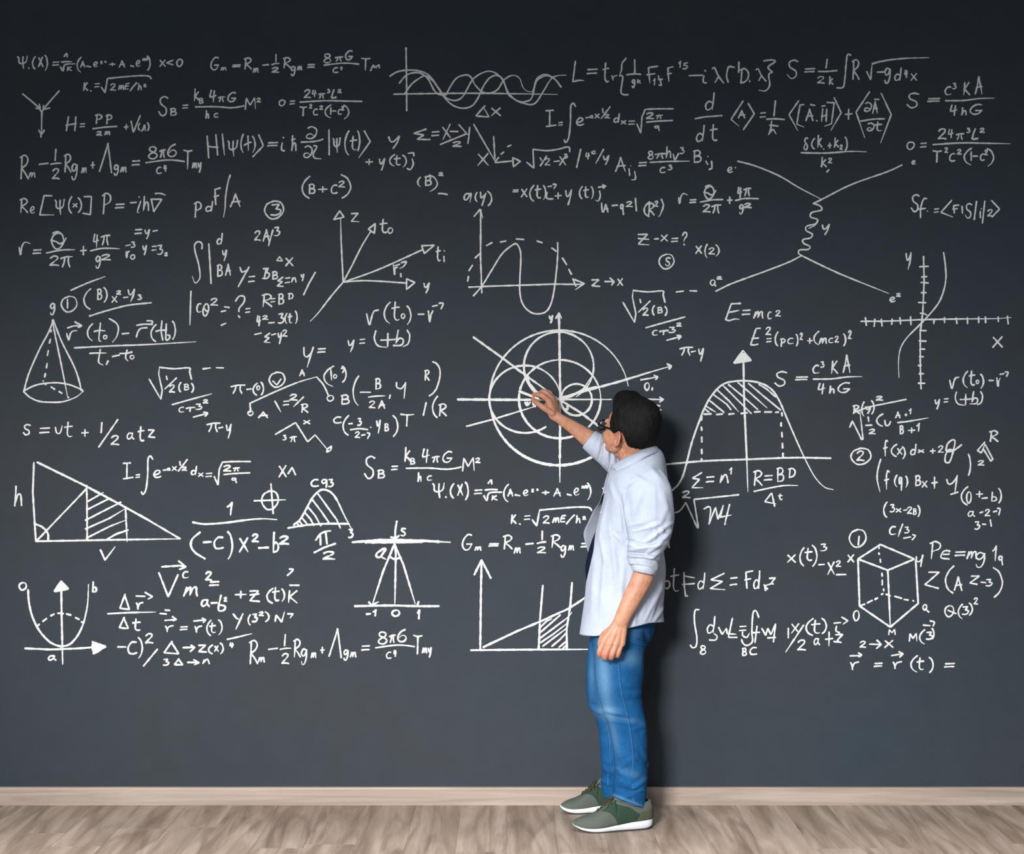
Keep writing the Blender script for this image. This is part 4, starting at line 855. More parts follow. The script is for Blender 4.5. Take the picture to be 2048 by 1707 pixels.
M_SHIRT_IN = cloth_material('shirt_stitch', (0.30, 0.335, 0.42, 1), (0.33, 0.365, 0.45, 1))
M_TEE = cloth_material('navy_cotton', lin(5, 18, 36), lin(9, 27, 48))
M_DENIM = denim_material()
M_SEAM = new_mat('pale_blue_thread', lin(74, 122, 165), 0.8)[0]
M_SEAMD = new_mat('dark_blue_fold', lin(8, 50, 92), 0.85)[0]
M_HAIR = hair_material()
M_BLACK = new_mat('black_acetate', lin(12, 12, 14), 0.25)[0]
M_KNIT = cloth_material('grey_green_knit', lin(76, 84, 78), lin(90, 97, 90), 900, 0.9, 0.4)
M_PANEL = cloth_material('green_panel', lin(44, 62, 50), lin(54, 72, 58), 900, 0.85, 0.3)
M_HEEL = cloth_material('olive_heel', lin(68, 71, 58), lin(80, 80, 68), 900, 0.85, 0.3)
M_SOLE = new_mat('white_rubber', lin(198, 201, 206), 0.55)[0]
def upper_material():
    m, nt, b = new_mat('shoe_upper', (0.1, 0.11, 0.1, 1), 0.9, 0.15)
    v = coords(nt)
    n, r = noise_ramp(nt, v, 300, [(0.3, (0.80, 0.82, 0.80, 1)), (0.7, (1.12, 1.1, 1.08, 1))], 3)
    def step(a):
        q = N(nt, 'ShaderNodeMapRange'); q.inputs['From Min'].default_value = 0.47; q.inputs['From Max'].default_value = 0.53
        nt.links.new(attr(nt, a), q.inputs['Value']); return q.outputs[0]
    c = mix(nt, step('panel'), lin(79, 85, 80), lin(42, 60, 48))
    c = mix(nt, step('heel'), c, lin(72, 74, 60))
    nt.links.new(mix(nt, 1.0, c, r.outputs[0], 'MULTIPLY'), b.inputs['Base Color'])
    bump(nt, b, n.outputs['Fac'], 0.4, 0.001)
    return m
M_UPPER = upper_material()
M_OUT = new_mat('dark_rubber', lin(40, 40, 38), 0.8)[0]
M_LACE = cloth_material('dark_lace', lin(40, 48, 36), lin(70, 66, 48), 900, 0.9, 0.3)

# ---------------------------------------------------------------- head frame
YAW, PITCH, HS = math.radians(50), math.radians(19), 1.05
HF = Vector((-math.cos(YAW) * math.cos(PITCH), math.sin(YAW) * math.cos(PITCH), math.sin(PITCH)))
HL = Vector((-math.sin(YAW), -math.cos(YAW), 0))
HU = HF.cross(HL)
HC = P(1254, 872, 0.27)
HM = Matrix((HF, HL, HU)).transposed()
def H(x, y, z): return HC + HM @ (Vector((x, y, z)) * HS)
def hr(*r): return [a * HS for a in r]

# ---------------------------------------------------------------- body: one continuous skin surface
def build_body():
    s = Shell()
    # skull, face, jaw
    s.ell(H(-0.014, 0, 0.045), hr(0.097, 0.074, 0.083), HM, 32, 20)
    s.ell(H(0.030, 0, 0.005), hr(0.062, 0.062, 0.080), HM, 28, 16)
    s.ell(H(0.034, 0, -0.034), hr(0.050, 0.055, 0.046), HM, 24, 14)
    s.ell(H(0.002, 0, -0.052), hr(0.052, 0.046, 0.040), HM, 24, 14)
    s.ell(H(0.064, 0, -0.070), hr(0.021, 0.026, 0.018), HM)
    s.ell(H(0.040, 0, 0.052), hr(0.050, 0.060, 0.046), HM, 24, 14)
    for sg in (-1, 1):
        s.tube([H(-0.014, sg * 0.054, -0.014), H(-0.008, sg * 0.052, -0.044), H(0.026, sg * 0.042, -0.053), H(0.060, sg * 0.020, -0.068)], [0.018, 0.018, 0.018, 0.017])
        s.ell(H(0.050, sg * 0.036, -0.020), hr(0.030, 0.027, 0.034), HM)          # cheek
        s.ell(H(0.078, sg * 0.030, 0.034), hr(0.010, 0.026, 0.011), HM)           # brow ridge
        s.ell(H(0.076, sg * 0.032, 0.013), hr(0.014, 0.016, 0.010), HM)           # eyelids
        s.ell(H(0.108, sg * 0.011, -0.026), hr(0.010, 0.008, 0.007), HM)          # nostril wings
        # ear: bowl, helix, lobe
        M2 = HM @ Matrix.Rotation(sg * -0.35, 3, 'Z') @ Matrix.Rotation(0.18, 3, 'Y')
        s.ell(H(-0.030, sg * 0.0755, 0.000), hr(0.016, 0.005, 0.026), M2)
        pts = []
        for a in np.linspace(-0.6, 4.3, 14):
            pts.append(H(-0.032 - 0.017 * math.sin(a) * (1 if math.sin(a) > 0 else 0.7), sg * (0.080 + 0.006 * max(0, math.sin(a))), 0.002 + 0.027 * math.cos(a)))
        s.tube(pts, [0.0042] * len(pts), seg=8)
        s.ell(H(-0.026, sg * 0.0755, -0.026), hr(0.009, 0.005, 0.010), HM)
        s.ell(H(-0.014, sg * 0.073, -0.001), hr(0.005, 0.005, 0.007), HM)          # tragus
    s.tube([H(0.084, 0, 0.026), H(0.096, 0, 0.006), H(0.112, 0, -0.018)], [0.0085, 0.009, 0.0115])
    s.ell(H(0.112, 0, -0.022), hr(0.011, 0.010, 0.009), HM)
    s.ell(H(0.088, 0, -0.048), hr(0.011, 0.023, 0.006), HM)
    s.ell(H(0.087, 0, -0.059), hr(0.011, 0.020, 0.007), HM)
    # neck
    s.tube([H(-0.030, 0, 0.00), P(1268, 903, 0.27), P(1266, 930, 0.27), P(1268, 958, 0.27)], [0.056, 0.056, 0.060, 0.072])
    s.tube([H(-0.006, 0.050, -0.035), P(1246, 914, 0.298), P(1239, 930, 0.278)], [0.010, 0.010, 0.010])
    # trunk (hidden below the shirt) and pelvis
    s.tube([P(1280, 975, 0.42), P(1272, 955, 0.27), P(1270, 958, 0.13)], [0.040, 0.070, 0.042], 0.9)
    s.tube([P(1270, 960, 0.27), P(1266, 1010, 0.27), P(1256, 1100, 0.27), P(1250, 1180, 0.27), P(1246, 1260, 0.27)], [0.085, 0.095, 0.092, 0.092, 0.092])
    # legs inside the jeans, feet inside the shoes
    s.tube([P(1240, 1260, 0.35), P(1240, 1400, 0.37), P(1258, 1500, 0.375), P(1264, 1605, 0.365)], [0.066, 0.052, 0.044, 0.027])
    s.tube([P(1264, 1605, 0.365), P(1267, 1632, 0.365)], [0.027, 0.022])
    s.tube([P(1268, 1634, 0.370), P(1230, 1645, 0.385), P(1190, 1652, 0.395)], [0.020, 0.020, 0.013])
    s.tube([P(1235, 1260, 0.19), P(1222, 1400, 0.15), P(1226, 1490, 0.125), P(1232, 1575, 0.117)], [0.066, 0.052, 0.042, 0.030])
    s.tube([P(1240, 1598, 0.117), P(1200, 1606, 0.117), P(1165, 1613, 0.117)], [0.020, 0.020, 0.012])
    s.tube([P(1232, 1575, 0.117), P(1240, 1598, 0.117)], [0.030, 0.022])
    # left arm hanging
    s.tube([P(1290, 985, 0.435), P(1292, 1040, 0.455), P(1289, 1112, 0.475)], [0.044, 0.046, 0.042])
    s.tube([P(1289, 1108, 0.475), P(1286, 1150, 0.482), P(1264, 1196, 0.492), P(1249, 1226, 0.498), P(1242, 1243, 0.50)],
           [0.042, 0.0415, 0.0365, 0.0315, 0.0300], 0.78, (0, 1, 0))
    W = [(1248, 1240), (1243, 1242), (1240, 1243), (1236, 1242)]
    fin = [  # index, middle, ring, little: MCP, PIP, DIP, tip
        [(1208, 1283, .512), (1199.5, 1302, .517), (1200, 1310, .497), (1206, 1304, .480)],
        [(1220, 1288, .518), (1211.5, 1308, .523), (1211, 1315, .500), (1217, 1308, .482)],
        [(1232, 1289, .516), (1224.5, 1308, .522), (1223, 1315, .500), (1228, 1308, .482)],
        [(1243, 1286, .508), (1236.5, 1305, .514), (1235, 1311, .494), (1239, 1304, .478)]]
    for i, f in enumerate(fin):
        wx, wy = W[3 - i]
        s.tube([P(wx, wy, .500), P(*f[0])], [0.0170, 0.0150], 0.9, (0, 1, 0))
        r = (0.0112, 0.0118, 0.0112, 0.0102)[i]
        s.tube([P(*q) for q in f], [r * 1.08, r, r * 0.95, r * 0.85], seg=12)
        s.ell(P(f[0][0], f[0][1] - 1, f[0][2] + 0.003), (r * 1.15, r * 1.0, r * 1.15))
    s.tube([P(1238, 1246, .495), P(1226, 1272, .495)], [0.026, 0.034], 0.62, (0, 1, 0))
    s.tube([P(1226, 1256, .488), P(1209, 1268, .478), P(1201, 1284, .470), P(1201, 1296, .466)], [0.015, 0.0135, 0.0115, 0.0095])
    # right arm raised to the board
    s.tube([P(1268, 948, 0.13), P(1232, 920, 0.16), P(1198, 892, 0.185)], [0.050, 0.044, 0.036])
    s.tube([P(1200, 893, 0.185), P(1178, 877, 0.160), P(1150, 857, 0.118), P(1122, 838.5, 0.078), P(1112, 832, 0.072)],
           [0.037, 0.0365, 0.0285, 0.0220, 0.0225], 0.85, (0, 1, 0))
    fr = [
        [(1098, 801, .086), (1084.5, 790.5, .092), (1074, 788.5, .066), (1067, 789, .050)],
        [(1103, 797, .072), (1088, 782.5, .072), (1079, 788, .050), (1074, 793, .038)],
        [(1107.5, 799, .057), (1097, 784, .052), (1089, 789, .034), (1085, 796, .028)],
        [(1110.5, 804, .044), (1104, 792, .036), (1097, 797, .024), (1094, 803, .022)]]
    for i, f in enumerate(fr):
        s.tube([P(1108 + i * 2.0, 830 + (-2, 0, 1, 2)[i], .078 - i * 0.004), P(*f[0])], [0.0150, 0.0130], 0.95, (0, 1, 0))
        r = (0.0110, 0.0112, 0.0105, 0.0092)[i]
        s.tube([P(*q) for q in f], [r * 1.12, r * 1.02, r * 0.9, r * 0.8], seg=12)
    s.tube([P(1108, 829, .070), P(1101, 812, .068)], [0.023, 0.027], 0.6, (0, 1, 0))
    s.tube([P(1105, 826, .088), P(1088, 815.5, .094), P(1075, 806, .078), P(1066, 799, .056)], [0.0130, 0.0125, 0.0108, 0.0090])
    body = fuse('person', s, 0.0027, 4, M_SKIN)
    ear = H(-0.034, 0.080, 0.0)
    lips = H(0.096, 0, -0.054)
    def pink(co, px, py):
        d1 = np.linalg.norm(co - np.array(ear), axis=1); d2 = np.linalg.norm(co - np.array(lips), axis=1)
        v = 0.4 * np.exp(-(d1 / 0.030) ** 4) + 0.6 * np.exp(-(d2 / 0.02) ** 4)
        for x, y in ((1211, 1310), (1224, 1310), (1200, 1306), (1236, 1307), (1067, 789), (1066, 798), (1084, 790)):
            v += 0.28 * np.exp(-((px - x) ** 2 + (py - y) ** 2) / 50)
        return np.clip(v, 0, 1)
    paint(body, 'pink', pink)
    # origin at the feet
    off = P(1240, 1640, 0.26); off.z = 0
    body.data.transform(Matrix.Translation(-off)); body.location = off
    body['label'] = 'man in pale blue shirt and jeans writing on the chalkboard with raised hand'
    body['category'] = 'person'
    return body
person = build_body()
OFF = person.location.copy()
def own(o, parent=None):
    """parent a part built in world coordinates"""
    if parent is None or parent is person:
        o.parent = person; o.location = -OFF
    else: o.parent = parent
    return o

# eyes and brows
def face_bits():
    m_eye = new_mat('eye_white', lin(235, 232, 226), 0.2)[0]
    m_iris = new_mat('brown_iris', lin(60, 36, 22), 0.15)[0]
    for sg in (-1, 1):
        s = Shell(); s.ell(H(0.0795, sg * 0.032, 0.011), hr(0.0125, 0.0125, 0.0085), HM, 16, 10)
        e = own(pydata('eye', s.v, s.f, m_eye))
        s = Shell(); s.ell(H(0.0905, sg * 0.032, 0.011), hr(0.0028, 0.0055, 0.0055), HM, 12, 8)
        own(pydata('iris', s.v, s.f, m_iris), e)
        s = Shell(); s.tube([H(0.090, sg * 0.012, 0.036), H(0.088, sg * 0.032, 0.041), H(0.074, sg * 0.050, 0.036)], [0.002, 0.0028, 0.0012], seg=8)
        own(pydata('eyebrow', s.v, s.f, M_HAIR))
face_bits()

# ---------------------------------------------------------------- hair
def build_hair():
    nu, nv = 220, 130
    vs, fs = [], []
    C0 = Vector((-0.016, 0, 0.045))
    def sm(a, b, x):
        t = min(1, max(0, (x - a) / (b - a))); return t * t * (3 - 2 * t)
    line = [(0, 36), (25, 37), (38, 33), (48, 24), (55, 10), (61, -6), (67, -18), (74, -24), (80, -24), (88, -20), (94, -12), (112, -12), (120, -24), (130, -42), (150, -56), (180, -60)]
    lx = [a for a, b in line]; ly = [b for a, b in line]
    for i in range(nv + 1):
        el = math.radians(-80 + 170 * i / nv)
        for j in range(nu):
            az = 2 * math.pi * j / nu - math.pi
            ad = abs(math.degrees(az))
            jag = 2.2 * noise.noise((ad * 0.35, el * 3, 0.5 if az > 0 else 7.5))
            m = sm(-3.0, 4.5, math.degrees(el) - float(np.interp(ad, lx, ly)) - jag)
            d = Vector((math.cos(el) * math.cos(az), math.cos(el) * math.sin(az), math.sin(el)))
            base = 1.0 / math.sqrt((d.x / 0.097) ** 2 + (d.y / 0.074) ** 2 + (d.z / 0.083) ** 2)
            thick = 0.012 + 0.022 * sm(10, 55, math.degrees(el)) + 0.020 * sm(80, 20, ad) * sm(22, 50, math.degrees(el))
            pole = 1 - sm(58, 86, math.degrees(el))
            thick = 0.034 + (thick - 0.034) * pole if math.degrees(el) > 50 else thick
            thick += 0.006 * sm(110, 160, ad) * sm(-40, 20, math.degrees(el))
            thick -= 0.006 * sm(-20, -55, math.degrees(el))
            cl = noise.noise((az * 3.2 + 1.5 * el, el * 1.8, 3.3)) * 0.0055 * sm(0, 40, math.degrees(el) + 10) * pole
            strand = noise.noise((az * 26 + el * 7, el * 3.5, 8.8)) * 0.0024 + noise.noise((az * 60 + el * 12, el * 8, 1.8)) * 0.0011
            strand *= pole
            r = base - 0.012 + m * (thick + 0.012 + cl + strand)
            low = sm(-30, -60, math.degrees(el)) * sm(100, 140, ad)
            p = C0 + d * r
            p.x += 0.012 * low
            vs.append(H(*p))
    for i in range(nv):
        for j in range(nu):
            a, b = i * nu + j, i * nu + (j + 1) % nu
            fs.append((a, b, b + nu, a + nu))
    fs.append(tuple(range(nu))[::-1]); fs.append(tuple(range(nv * nu, (nv + 1) * nu)))
    h = pydata('hair', vs, fs, M_HAIR)
    own(h); h['label'] = 'thick short black hair'
    # loose tufts along the crown and nape
    rnd = random.Random(3)
    s = Shell()
    for k in range(420):
        az = math.radians(rnd.uniform(-170, 175)); el = math.radians(rnd.uniform(-10, 88))
        if math.degrees(el) < 60: continue
        d = Vector((math.cos(el) * math.cos(az), math.cos(el) * math.sin(az), math.sin(el)))
        base = 1.0 / math.sqrt((d.x / 0.097) ** 2 + (d.y / 0.074) ** 2 + (d.z / 0.083) ** 2)
        e = math.degrees(el)
        th = 0.012 + 0.022 * sm(10, 55, e)
        if abs(math.degrees(az)) < 110 and e < 25: continue
        p0 = C0 + d * (base + th - 0.006)
        side = Vector((-0.8, -math.sin(az) * 0.5, -0.5 + rnd.uniform(-.3, .3))).normalized()
        side = (side - d * side.dot(d)).normalized()
        L = rnd.uniform(0.018, 0.032)
        p1 = p0 + side * L * 0.5 + d * 0.006; p2 = p0 + side * L + d * rnd.uniform(0.000, 0.007)
        s.tube([H(*p0), H(*p1), H(*p2)], [0.0024, 0.0019, 0.0004], seg=5, cap=False)
    t = pydata('hair_tuft', s.v, s.f, M_HAIR)
    t['kind'] = 'stuff'
    own(t, h)
build_hair()

# ---------------------------------------------------------------- glasses (held by the ears: a thing of its own)
def build_glasses():
    root = bpy.data.objects.new('eyeglasses', None); COL.objects.link(root)
    root['label'] = 'black-rimmed eyeglasses worn by the man at the chalkboard'
    gz = 0.010
    fr = Shell()
    glass, nt, b = new_mat('lens_glass', (1, 1, 1, 1), 0.02, 0.5)
    b.inputs['Transmission Weight'].default_value = 1.0; b.inputs['IOR'].default_value = 1.05
    parts = []
    for sg in (-1, 1):
        pts = []
        for a in np.linspace(0, 2 * math.pi, 29):
            ca, sa = math.cos(a), math.sin(a)
            ex = abs(ca) ** 0.6 * (1 if ca > 0 else -1); ez = abs(sa) ** 0.6 * (1 if sa > 0 else -1)
            pts.append(H(0.108 - 0.010 * (0.035 + ex * 0.026) / 0.06, sg * (0.036 + ex * 0.026), gz + ez * 0.020))
        fr.tube(pts, [0.0030] * len(pts), seg=8, cap=False)
        s = Shell(); s.rings([[Vector(p) + HF * 0.0005 for p in pts[:-1]], [Vector(p) - HF * 0.0005 for p in pts[:-1]]])
        parts.append(('lens', s, glass))
        t = Shell()
        t.tube([H(0.100, sg * 0.0625, gz + 0.008), H(0.090, sg * 0.0745, gz + 0.008), H(0.04, sg * 0.0775, gz + 0.011), H(-0.024, sg * 0.0800, gz + 0.018),
                H(-0.040, sg * 0.080, gz + 0.008), H(-0.050, sg * 0.078, gz - 0.015)], [0.0044, 0.0044, 0.0040, 0.0036, 0.003, 0.0025], seg=8)
        parts.append(('temple', t, M_BLACK))
    fr.tube([H(0.107, 0.011, gz + 0.006), H(0.110, 0, gz + 0.009), H(0.107, -0.011, gz + 0.006)], [0.0026] * 3, seg=8)
    root.location = H(0.1, 0, gz)
    for nm, s, m in [('frame', fr, M_BLACK)] + parts:
        o = pydata(nm, [Vector(v) - root.location for v in s.v], s.f, m, root)
    root.parent = person; root.location -= OFF
build_glasses()

# ---------------------------------------------------------------- shirt
# y(back), y(front), x left, x right, centre depth, half depth
TORSO = [  # key, yl(front), yr(back), xl, xr, dc, b
    [0, 931, 894, 1228, 1309, 0.265, 0.078],
    [1, 937, 899, 1221, 1320, 0.265, 0.115],
    [2, 946, 911, 1216, 1328, 0.268, 0.158],
    [3, 958, 934, 1212, 1333, 0.272, 0.190],
    [4, 980, 968, 1207, 1337, 0.275, 0.203],
    [5, 1010, 1005, 1200, 1338, 0.277, 0.200],
    [6, 1040, 1040, 1192, 1334, 0.28, 0.190],
    [7, 1070, 1070, 1184, 1331, 0.28, 0.183],
    [8, 1100, 1100, 1178, 1328, 0.28, 0.180],
    [9, 1140, 1140, 1173, 1331, 0.28, 0.180],
    [10, 1180, 1180, 1171, 1329, 0.28, 0.181],
    [11, 1225, 1218, 1166, 1326, 0.28, 0.185],
    [12, 1270, 1244, 1159, 1328, 0.28, 0.190]]
EDGE = [[900, 1225], [935, 1221], [960, 1215], [990, 1208], [1030, 1199], [1067, 1191], [1100, 1188], [1128, 1182], [1146, 1178], [1165, 1174], [1200, 1170.5], [1240, 1164.5], [1275, 1159.2]]
FAR = [[900, 1224], [985, 1206], [1000, 1202], [1021, 1188], [1044, 1177], [1062, 1168.5], [1076, 1169], [1105, 1177.5], [1140, 1186], [1200, 1190], [1275, 1190]]
def torso_pt(v, u):
    """v: 0 neck .. 12 hem, u: 0 near front edge .. 1 far front edge"""
    yl, yr, xl, xr, dc, b = interp(TORSO, v)
    cx, a = (xl + xr) / 2, (xr - xl) / 2
    xe = interp(EDGE, yl)[0]
    th_n = math.acos(max(-1, min(1, (cx - xe) / a)))
    closed = 1 - min(1, max(0, (yl - 985) / 30))
    th_f = closed * (th_n - 0.10) + (1 - closed) * (-0.35 - 0.25 * min(1, max(0, (yl - 1060) / 100)))
    th = th_n + (2 * math.pi + th_f - th_n) * u
    ex = 0.92
    c, s_ = math.cos(th), math.sin(th)
    cc = abs(c) ** ex * (1 if c > 0 else -1); ss = abs(s_) ** ex * (1 if s_ > 0 else -1)
    x = cx - a * cc; d = dc + b * ss
    y = yl + (yr - yl) * (x - xl) / (xr - xl)
    hemw = min(1, max(0, (v - 10.5) / 1.5))
    y += 6.5 * hemw * math.exp(-((x - 1196) / 26) ** 2) - 3.0 * hemw * math.exp(-((x - 1157) / 9) ** 2) - 3.0 * hemw * math.exp(-((x - 1300) / 22) ** 2)
    if u > 0.82 and closed < 1:
        k = (u - 0.82) / 0.18; k = k * k * (3 - 2 * k) * (1 - closed)
        xf = interp(FAR, y)[0]
        x = x * (1 - k) + xf * k; d = d * (1 - k) + 0.20 * k
    return P(x, y, d)
def build_shirt():
    nu, nv = 260, 190
    vs, fs = [], []
    for i in range(nv + 1):
        for j in range(nu + 1):
            vs.append(torso_pt(12 * i / nv, j / nu))
    for i in range(nv):
        for j in range(nu):
            a = i * (nu + 1) + j
            fs.append((a, a + 1, a + nu + 2, a + nu + 1))
    sh = Shell(); sh.add(vs, fs)
    # hanging left sleeve
    SL = [[940, 1296, 24, 0.405, 0.040], [955, 1298, 35, 0.425, 0.056], [975, 1299, 43, 0.442, 0.068], [1000, 1299, 47, 0.452, 0.074], [1035, 1300, 48.5, 0.460, 0.074],
          [1060, 1300, 45, 0.468, 0.072], [1082, 1298, 40.5, 0.474, 0.069], [1100, 1291, 35, 0.478, 0.066], [1118, 1288, 32, 0.480, 0.062], [1130, 1288, 30, 0.481, 0.060]]
    rs = []
    for y in np.linspace(940, 1130, 110):
        cx, hw, dc, b = interp(SL, y)
        ring = []
        for j in range(72):
            a = 2 * math.pi * j / 72
            ring.append(P(cx - hw * math.cos(a), y + 5 * math.cos(a) * (y > 1080) * -0.6, dc + b * math.sin(a)))
        rs.append(ring)
    top = [rs[0][0]] * 72
    c0 = sum((Vector(p) for p in rs[0]), Vector()) / 72
    rs = [[c0.lerp(Vector(p), k) + Vector((0, 0, 0.008 * (1 - k))) for p in rs[0]] for k in (0.05, 0.4, 0.75)] + rs
    sh.rings([r[::-1] for r in rs], True, False)
    # raised right sleeve
    ax0, ax1 = Vector((1270, 950)), Vector((1178, 878))
    dr = (ax1 - ax0).normalized(); pr = Vector((-dr.y, dr.x))
    rs = []
    for k in np.linspace(0, 1, 70):
        c = ax0.lerp(ax1, k)
        hw = float(np.interp(k, [0, 0.3, 0.65, 0.85, 1], [34, 29, 24.5, 22, 20.5]))
        dd = float(np.interp(k, [0, 0.75, 1], [0.13, 0.183, 0.165])); bb = float(np.interp(k, [0, 0.75, 1], [0.075, 0.049, 0.045]))
        rs.append([P(c.x + pr.x * hw * math.cos(a), c.y + pr.y * hw * math.cos(a), dd + bb * math.sin(a)) for a in np.linspace(0, 2 * math.pi, 64, endpoint=False)])
    sh.rings(rs, True, False)
    o = pydata('shirt', sh.v, sh.f, M_SHIRT)
    cre = [
        # torso long drapes
        (1222, 1062, 1236, 1175, 5, 0.006), (1213, 1090, 1203, 1225, 6, 0.005), (1246, 1130, 1240, 1225, 5, 0.005), (1190, 1120, 1182, 1240, 5, 0.004),
        (1322, 1170, 1300, 1238, 4, 0.007), (1312, 1190, 1290, 1242, 3, 0.005), (1330, 1100, 1322, 1200, 5, 0.005), (1275, 1195, 1268, 1250, 4, 0.004),
        (1228, 1066, 1250, 1090, 3, 0.005), (1200, 1075, 1212, 1130, 4, 0.004), (1330, 1210, 1308, 1242, 3, 0.006),
        (1240, 990, 1252, 1066, 4, -0.008), (1248, 985, 1258, 1050, 4, 0.005), (1208, 1010, 1198, 1080, 5, 0.004), (1258, 935, 1305, 915, 5, 0.004),
        (1220, 965, 1230, 1000, 4, 0.004), (1262, 950, 1296, 966, 5, 0.005), (1300, 935, 1326, 965, 5, 0.004), (1246, 975, 1280, 958, 4, 0.004),
        # sleeve folds
        (1309, 968, 1312, 1088, 1.8, 0.007), (1268, 1062, 1318, 1048, 4, 0.009), (1262, 1056, 1300, 1050, 3, -0.006), (1256, 1088, 1296, 1100, 3.5, 0.011),
        (1262, 1099, 1325, 1088, 3.5, 0.010), (1256, 1104, 1290, 1108, 3, -0.008), (1296, 1106, 1342, 1062, 4, 0.008), (1284, 1090, 1338, 1048, 4, 0.008),
        (1316, 1052, 1332, 1074, 4, 0.005), (1256, 1116, 1322, 1124, 3, -0.009), (1282, 985, 1262, 1035, 6, 0.006),
        (1325, 985, 1340, 1045, 6, 0.006), (1262, 1110, 1310, 1114, 2.5, 0.008), (1330, 1015, 1322, 1050, 4, 0.004), (1296, 1118, 1320, 1104, 3, 0.008),
        # raised sleeve
        (1204, 866, 1194, 912, 2.6, 0.008), (1210, 868, 1206, 924, 2.6, -0.006), (1216, 876, 1216, 932, 3, 0.008), (1224, 890, 1230, 930, 2.6, 0.008), (1232, 900, 1240, 925, 2, -0.006), (1196, 872, 1186, 905, 2.2, 0.006)]
    displace(o, cre, (0.0040, 8, (1, 1, 0.45)))
    md = o.modifiers.new('thickness', 'SOLIDIFY'); md.thickness = 0.0018; md.offset = 0
    own(o)
    o['label'] = 'pale blue button-down shirt with rolled sleeves'
    tr = tree_of(o)
    # rolled cuffs
    def cuff(c0, c1, hw0, hw1, b0, b1, tilt0, tilt1):
        s = Shell(); rs = []
        for t in np.linspace(0, 1, 26):
            prof = 0.0 + 3.6 * math.sin(math.pi * min(1, t * 1.02)) ** 0.5
            c = [c0[i] + (c1[i] - c0[i]) * t for i in range(3)]
            hw = hw0 + (hw1 - hw0) * t + prof; b = b0 + (b1 - b0) * t + prof / 510
            ring = []
            for a in np.linspace(0, 2 * math.pi, 60, endpoint=False):
                w = 1.3 * noise.noise((math.cos(a) * 2.2, math.sin(a) * 2.2 + t * 1.2, c0[0] * 0.1 + t * 3))
                ca = math.cos(a)
                ring.append((c, hw + w, b + w / 600, a))
            rs.append(ring)
        return rs
    ax = Vector((1286 - 1291, 1150 - 1112)).normalized()
    rs = []
    for ring in cuff((1289.5, 1116, 0.480), (1288, 1146, 0.484), 27.5, 21.5, 0.058, 0.050, 0, 0):
        rs.append([P(c[0] + hw * math.cos(a), c[1] + hw * math.cos(a) * 0.20, c[2] + b * math.sin(a)) for c, hw, b, a in ring])
    rs.append([P(1288 + 20 * math.cos(a), 1141 + 20 * math.cos(a) * 0.2, 0.484 + 0.042 * math.sin(a)) for a in np.linspace(0, 2 * math.pi, 60, endpoint=False)])
    s = Shell(); s.rings(rs, True, False)
    q = pydata('cuff', s.v, s.f, M_SHIRT); displace(q, [(1262, 1128, 1312, 1136, 2.5, -0.003), (1290, 1128, 1312, 1146, 2.5, 0.003), (1265, 1120, 1300, 1126, 2, 0.003)], (0.0015, 30, (1, 1, 2)))
    own(q, o)
    rs = []
    for ring in cuff((1199, 893, 0.182), (1177, 877, 0.162), 21.5, 18.0, 0.048, 0.041, 0, 0):
        rs.append([P(c[0] + pr.x * hw * math.cos(a), c[1] + pr.y * hw * math.cos(a), c[2] + b * math.sin(a)) for c, hw, b, a in ring])
    rs.append([P(1181 + pr.x * 15 * math.cos(a), 880 + pr.y * 15 * math.cos(a), 0.162 + 0.034 * math.sin(a)) for a in np.linspace(0, 2 * math.pi, 60, endpoint=False)])
    s = Shell(); s.rings(rs, True, False)
    own(pydata('cuff', s.v, s.f, M_SHIRT), o)
    # collar leaf folded down over its stand
    top = [(1224, 929, .335), (1232, 926, .350), (1246, 918, .362), (1262, 910, .362), (1280, 901, .345), (1298, 894.5, .315), (1308, 892, .285), (1310, 893, .25), (1300, 898, .20), (1280, 907, .17), (1255, 917, .17), (1236, 925, .20), (1226, 931, .25), (1222, 932, .29)]
    bot = [(1237, 951, .408), (1244, 946, .418), (1258, 935, .425), (1275, 924, .425), (1293, 913, .400), (1311, 905, .350), (1320, 903, .300), (1323, 905, .25), (1314, 910, .17), (1290, 920, .125), (1258, 932, .125), (1233, 942, .16), (1218, 948, .22), (1216, 946, .27)]
    mid = [tuple((a[i] + b[i]) / 2 + (-1.5 if i == 1 else 0.012 if i == 2 and n_ < 7 else 0) for i in range(3)) for n_, (a, b) in enumerate(zip(top, bot))]
    inn = [(a[0] + (1266 - a[0]) * 0.06, a[1] + 10, a[2] + (0.27 - a[2]) * 0.06) for a in top]
    rows = []
    for row in (inn, top, mid, bot):
        rows.append(catmull(row, 0.0001)) if False else rows.append([np.array(r) for r in row])
    def dense(row, n=90):
        q = []
        for i in range(n):
            t = i / (n - 1) * (len(row) - 1)
            k = min(int(t), len(row) - 2)
            q.append(interp([[m_] + list(row[m_]) for m_ in range(len(row))], t))
        return q
    R = [dense(r) for r in rows]
    grid = []
    for t in np.linspace(0, 3, 19):
        grid.append([P(*interp([[m_] + list(R[m_][j]) for m_ in range(4)], t)) for j in range(90)])
    s = Shell(); s.rings(grid, False, False)
    c = pydata('collar', s.v, s.f, M_SHIRT)
    md = c.modifiers.new('thickness', 'SOLIDIFY'); md.thickness = 0.003; md.offset = 0
    own(c, o)
    trc = tree_of(c)
    surf_line('stitching', trc, [(1238, 948), (1257, 932), (1276, 921.5), (1295, 910), (1309, 903.5)], 0.0005, M_SHIRT_IN, None, 0.0017)
    st = bpy.context.scene.objects[-1] if False else None
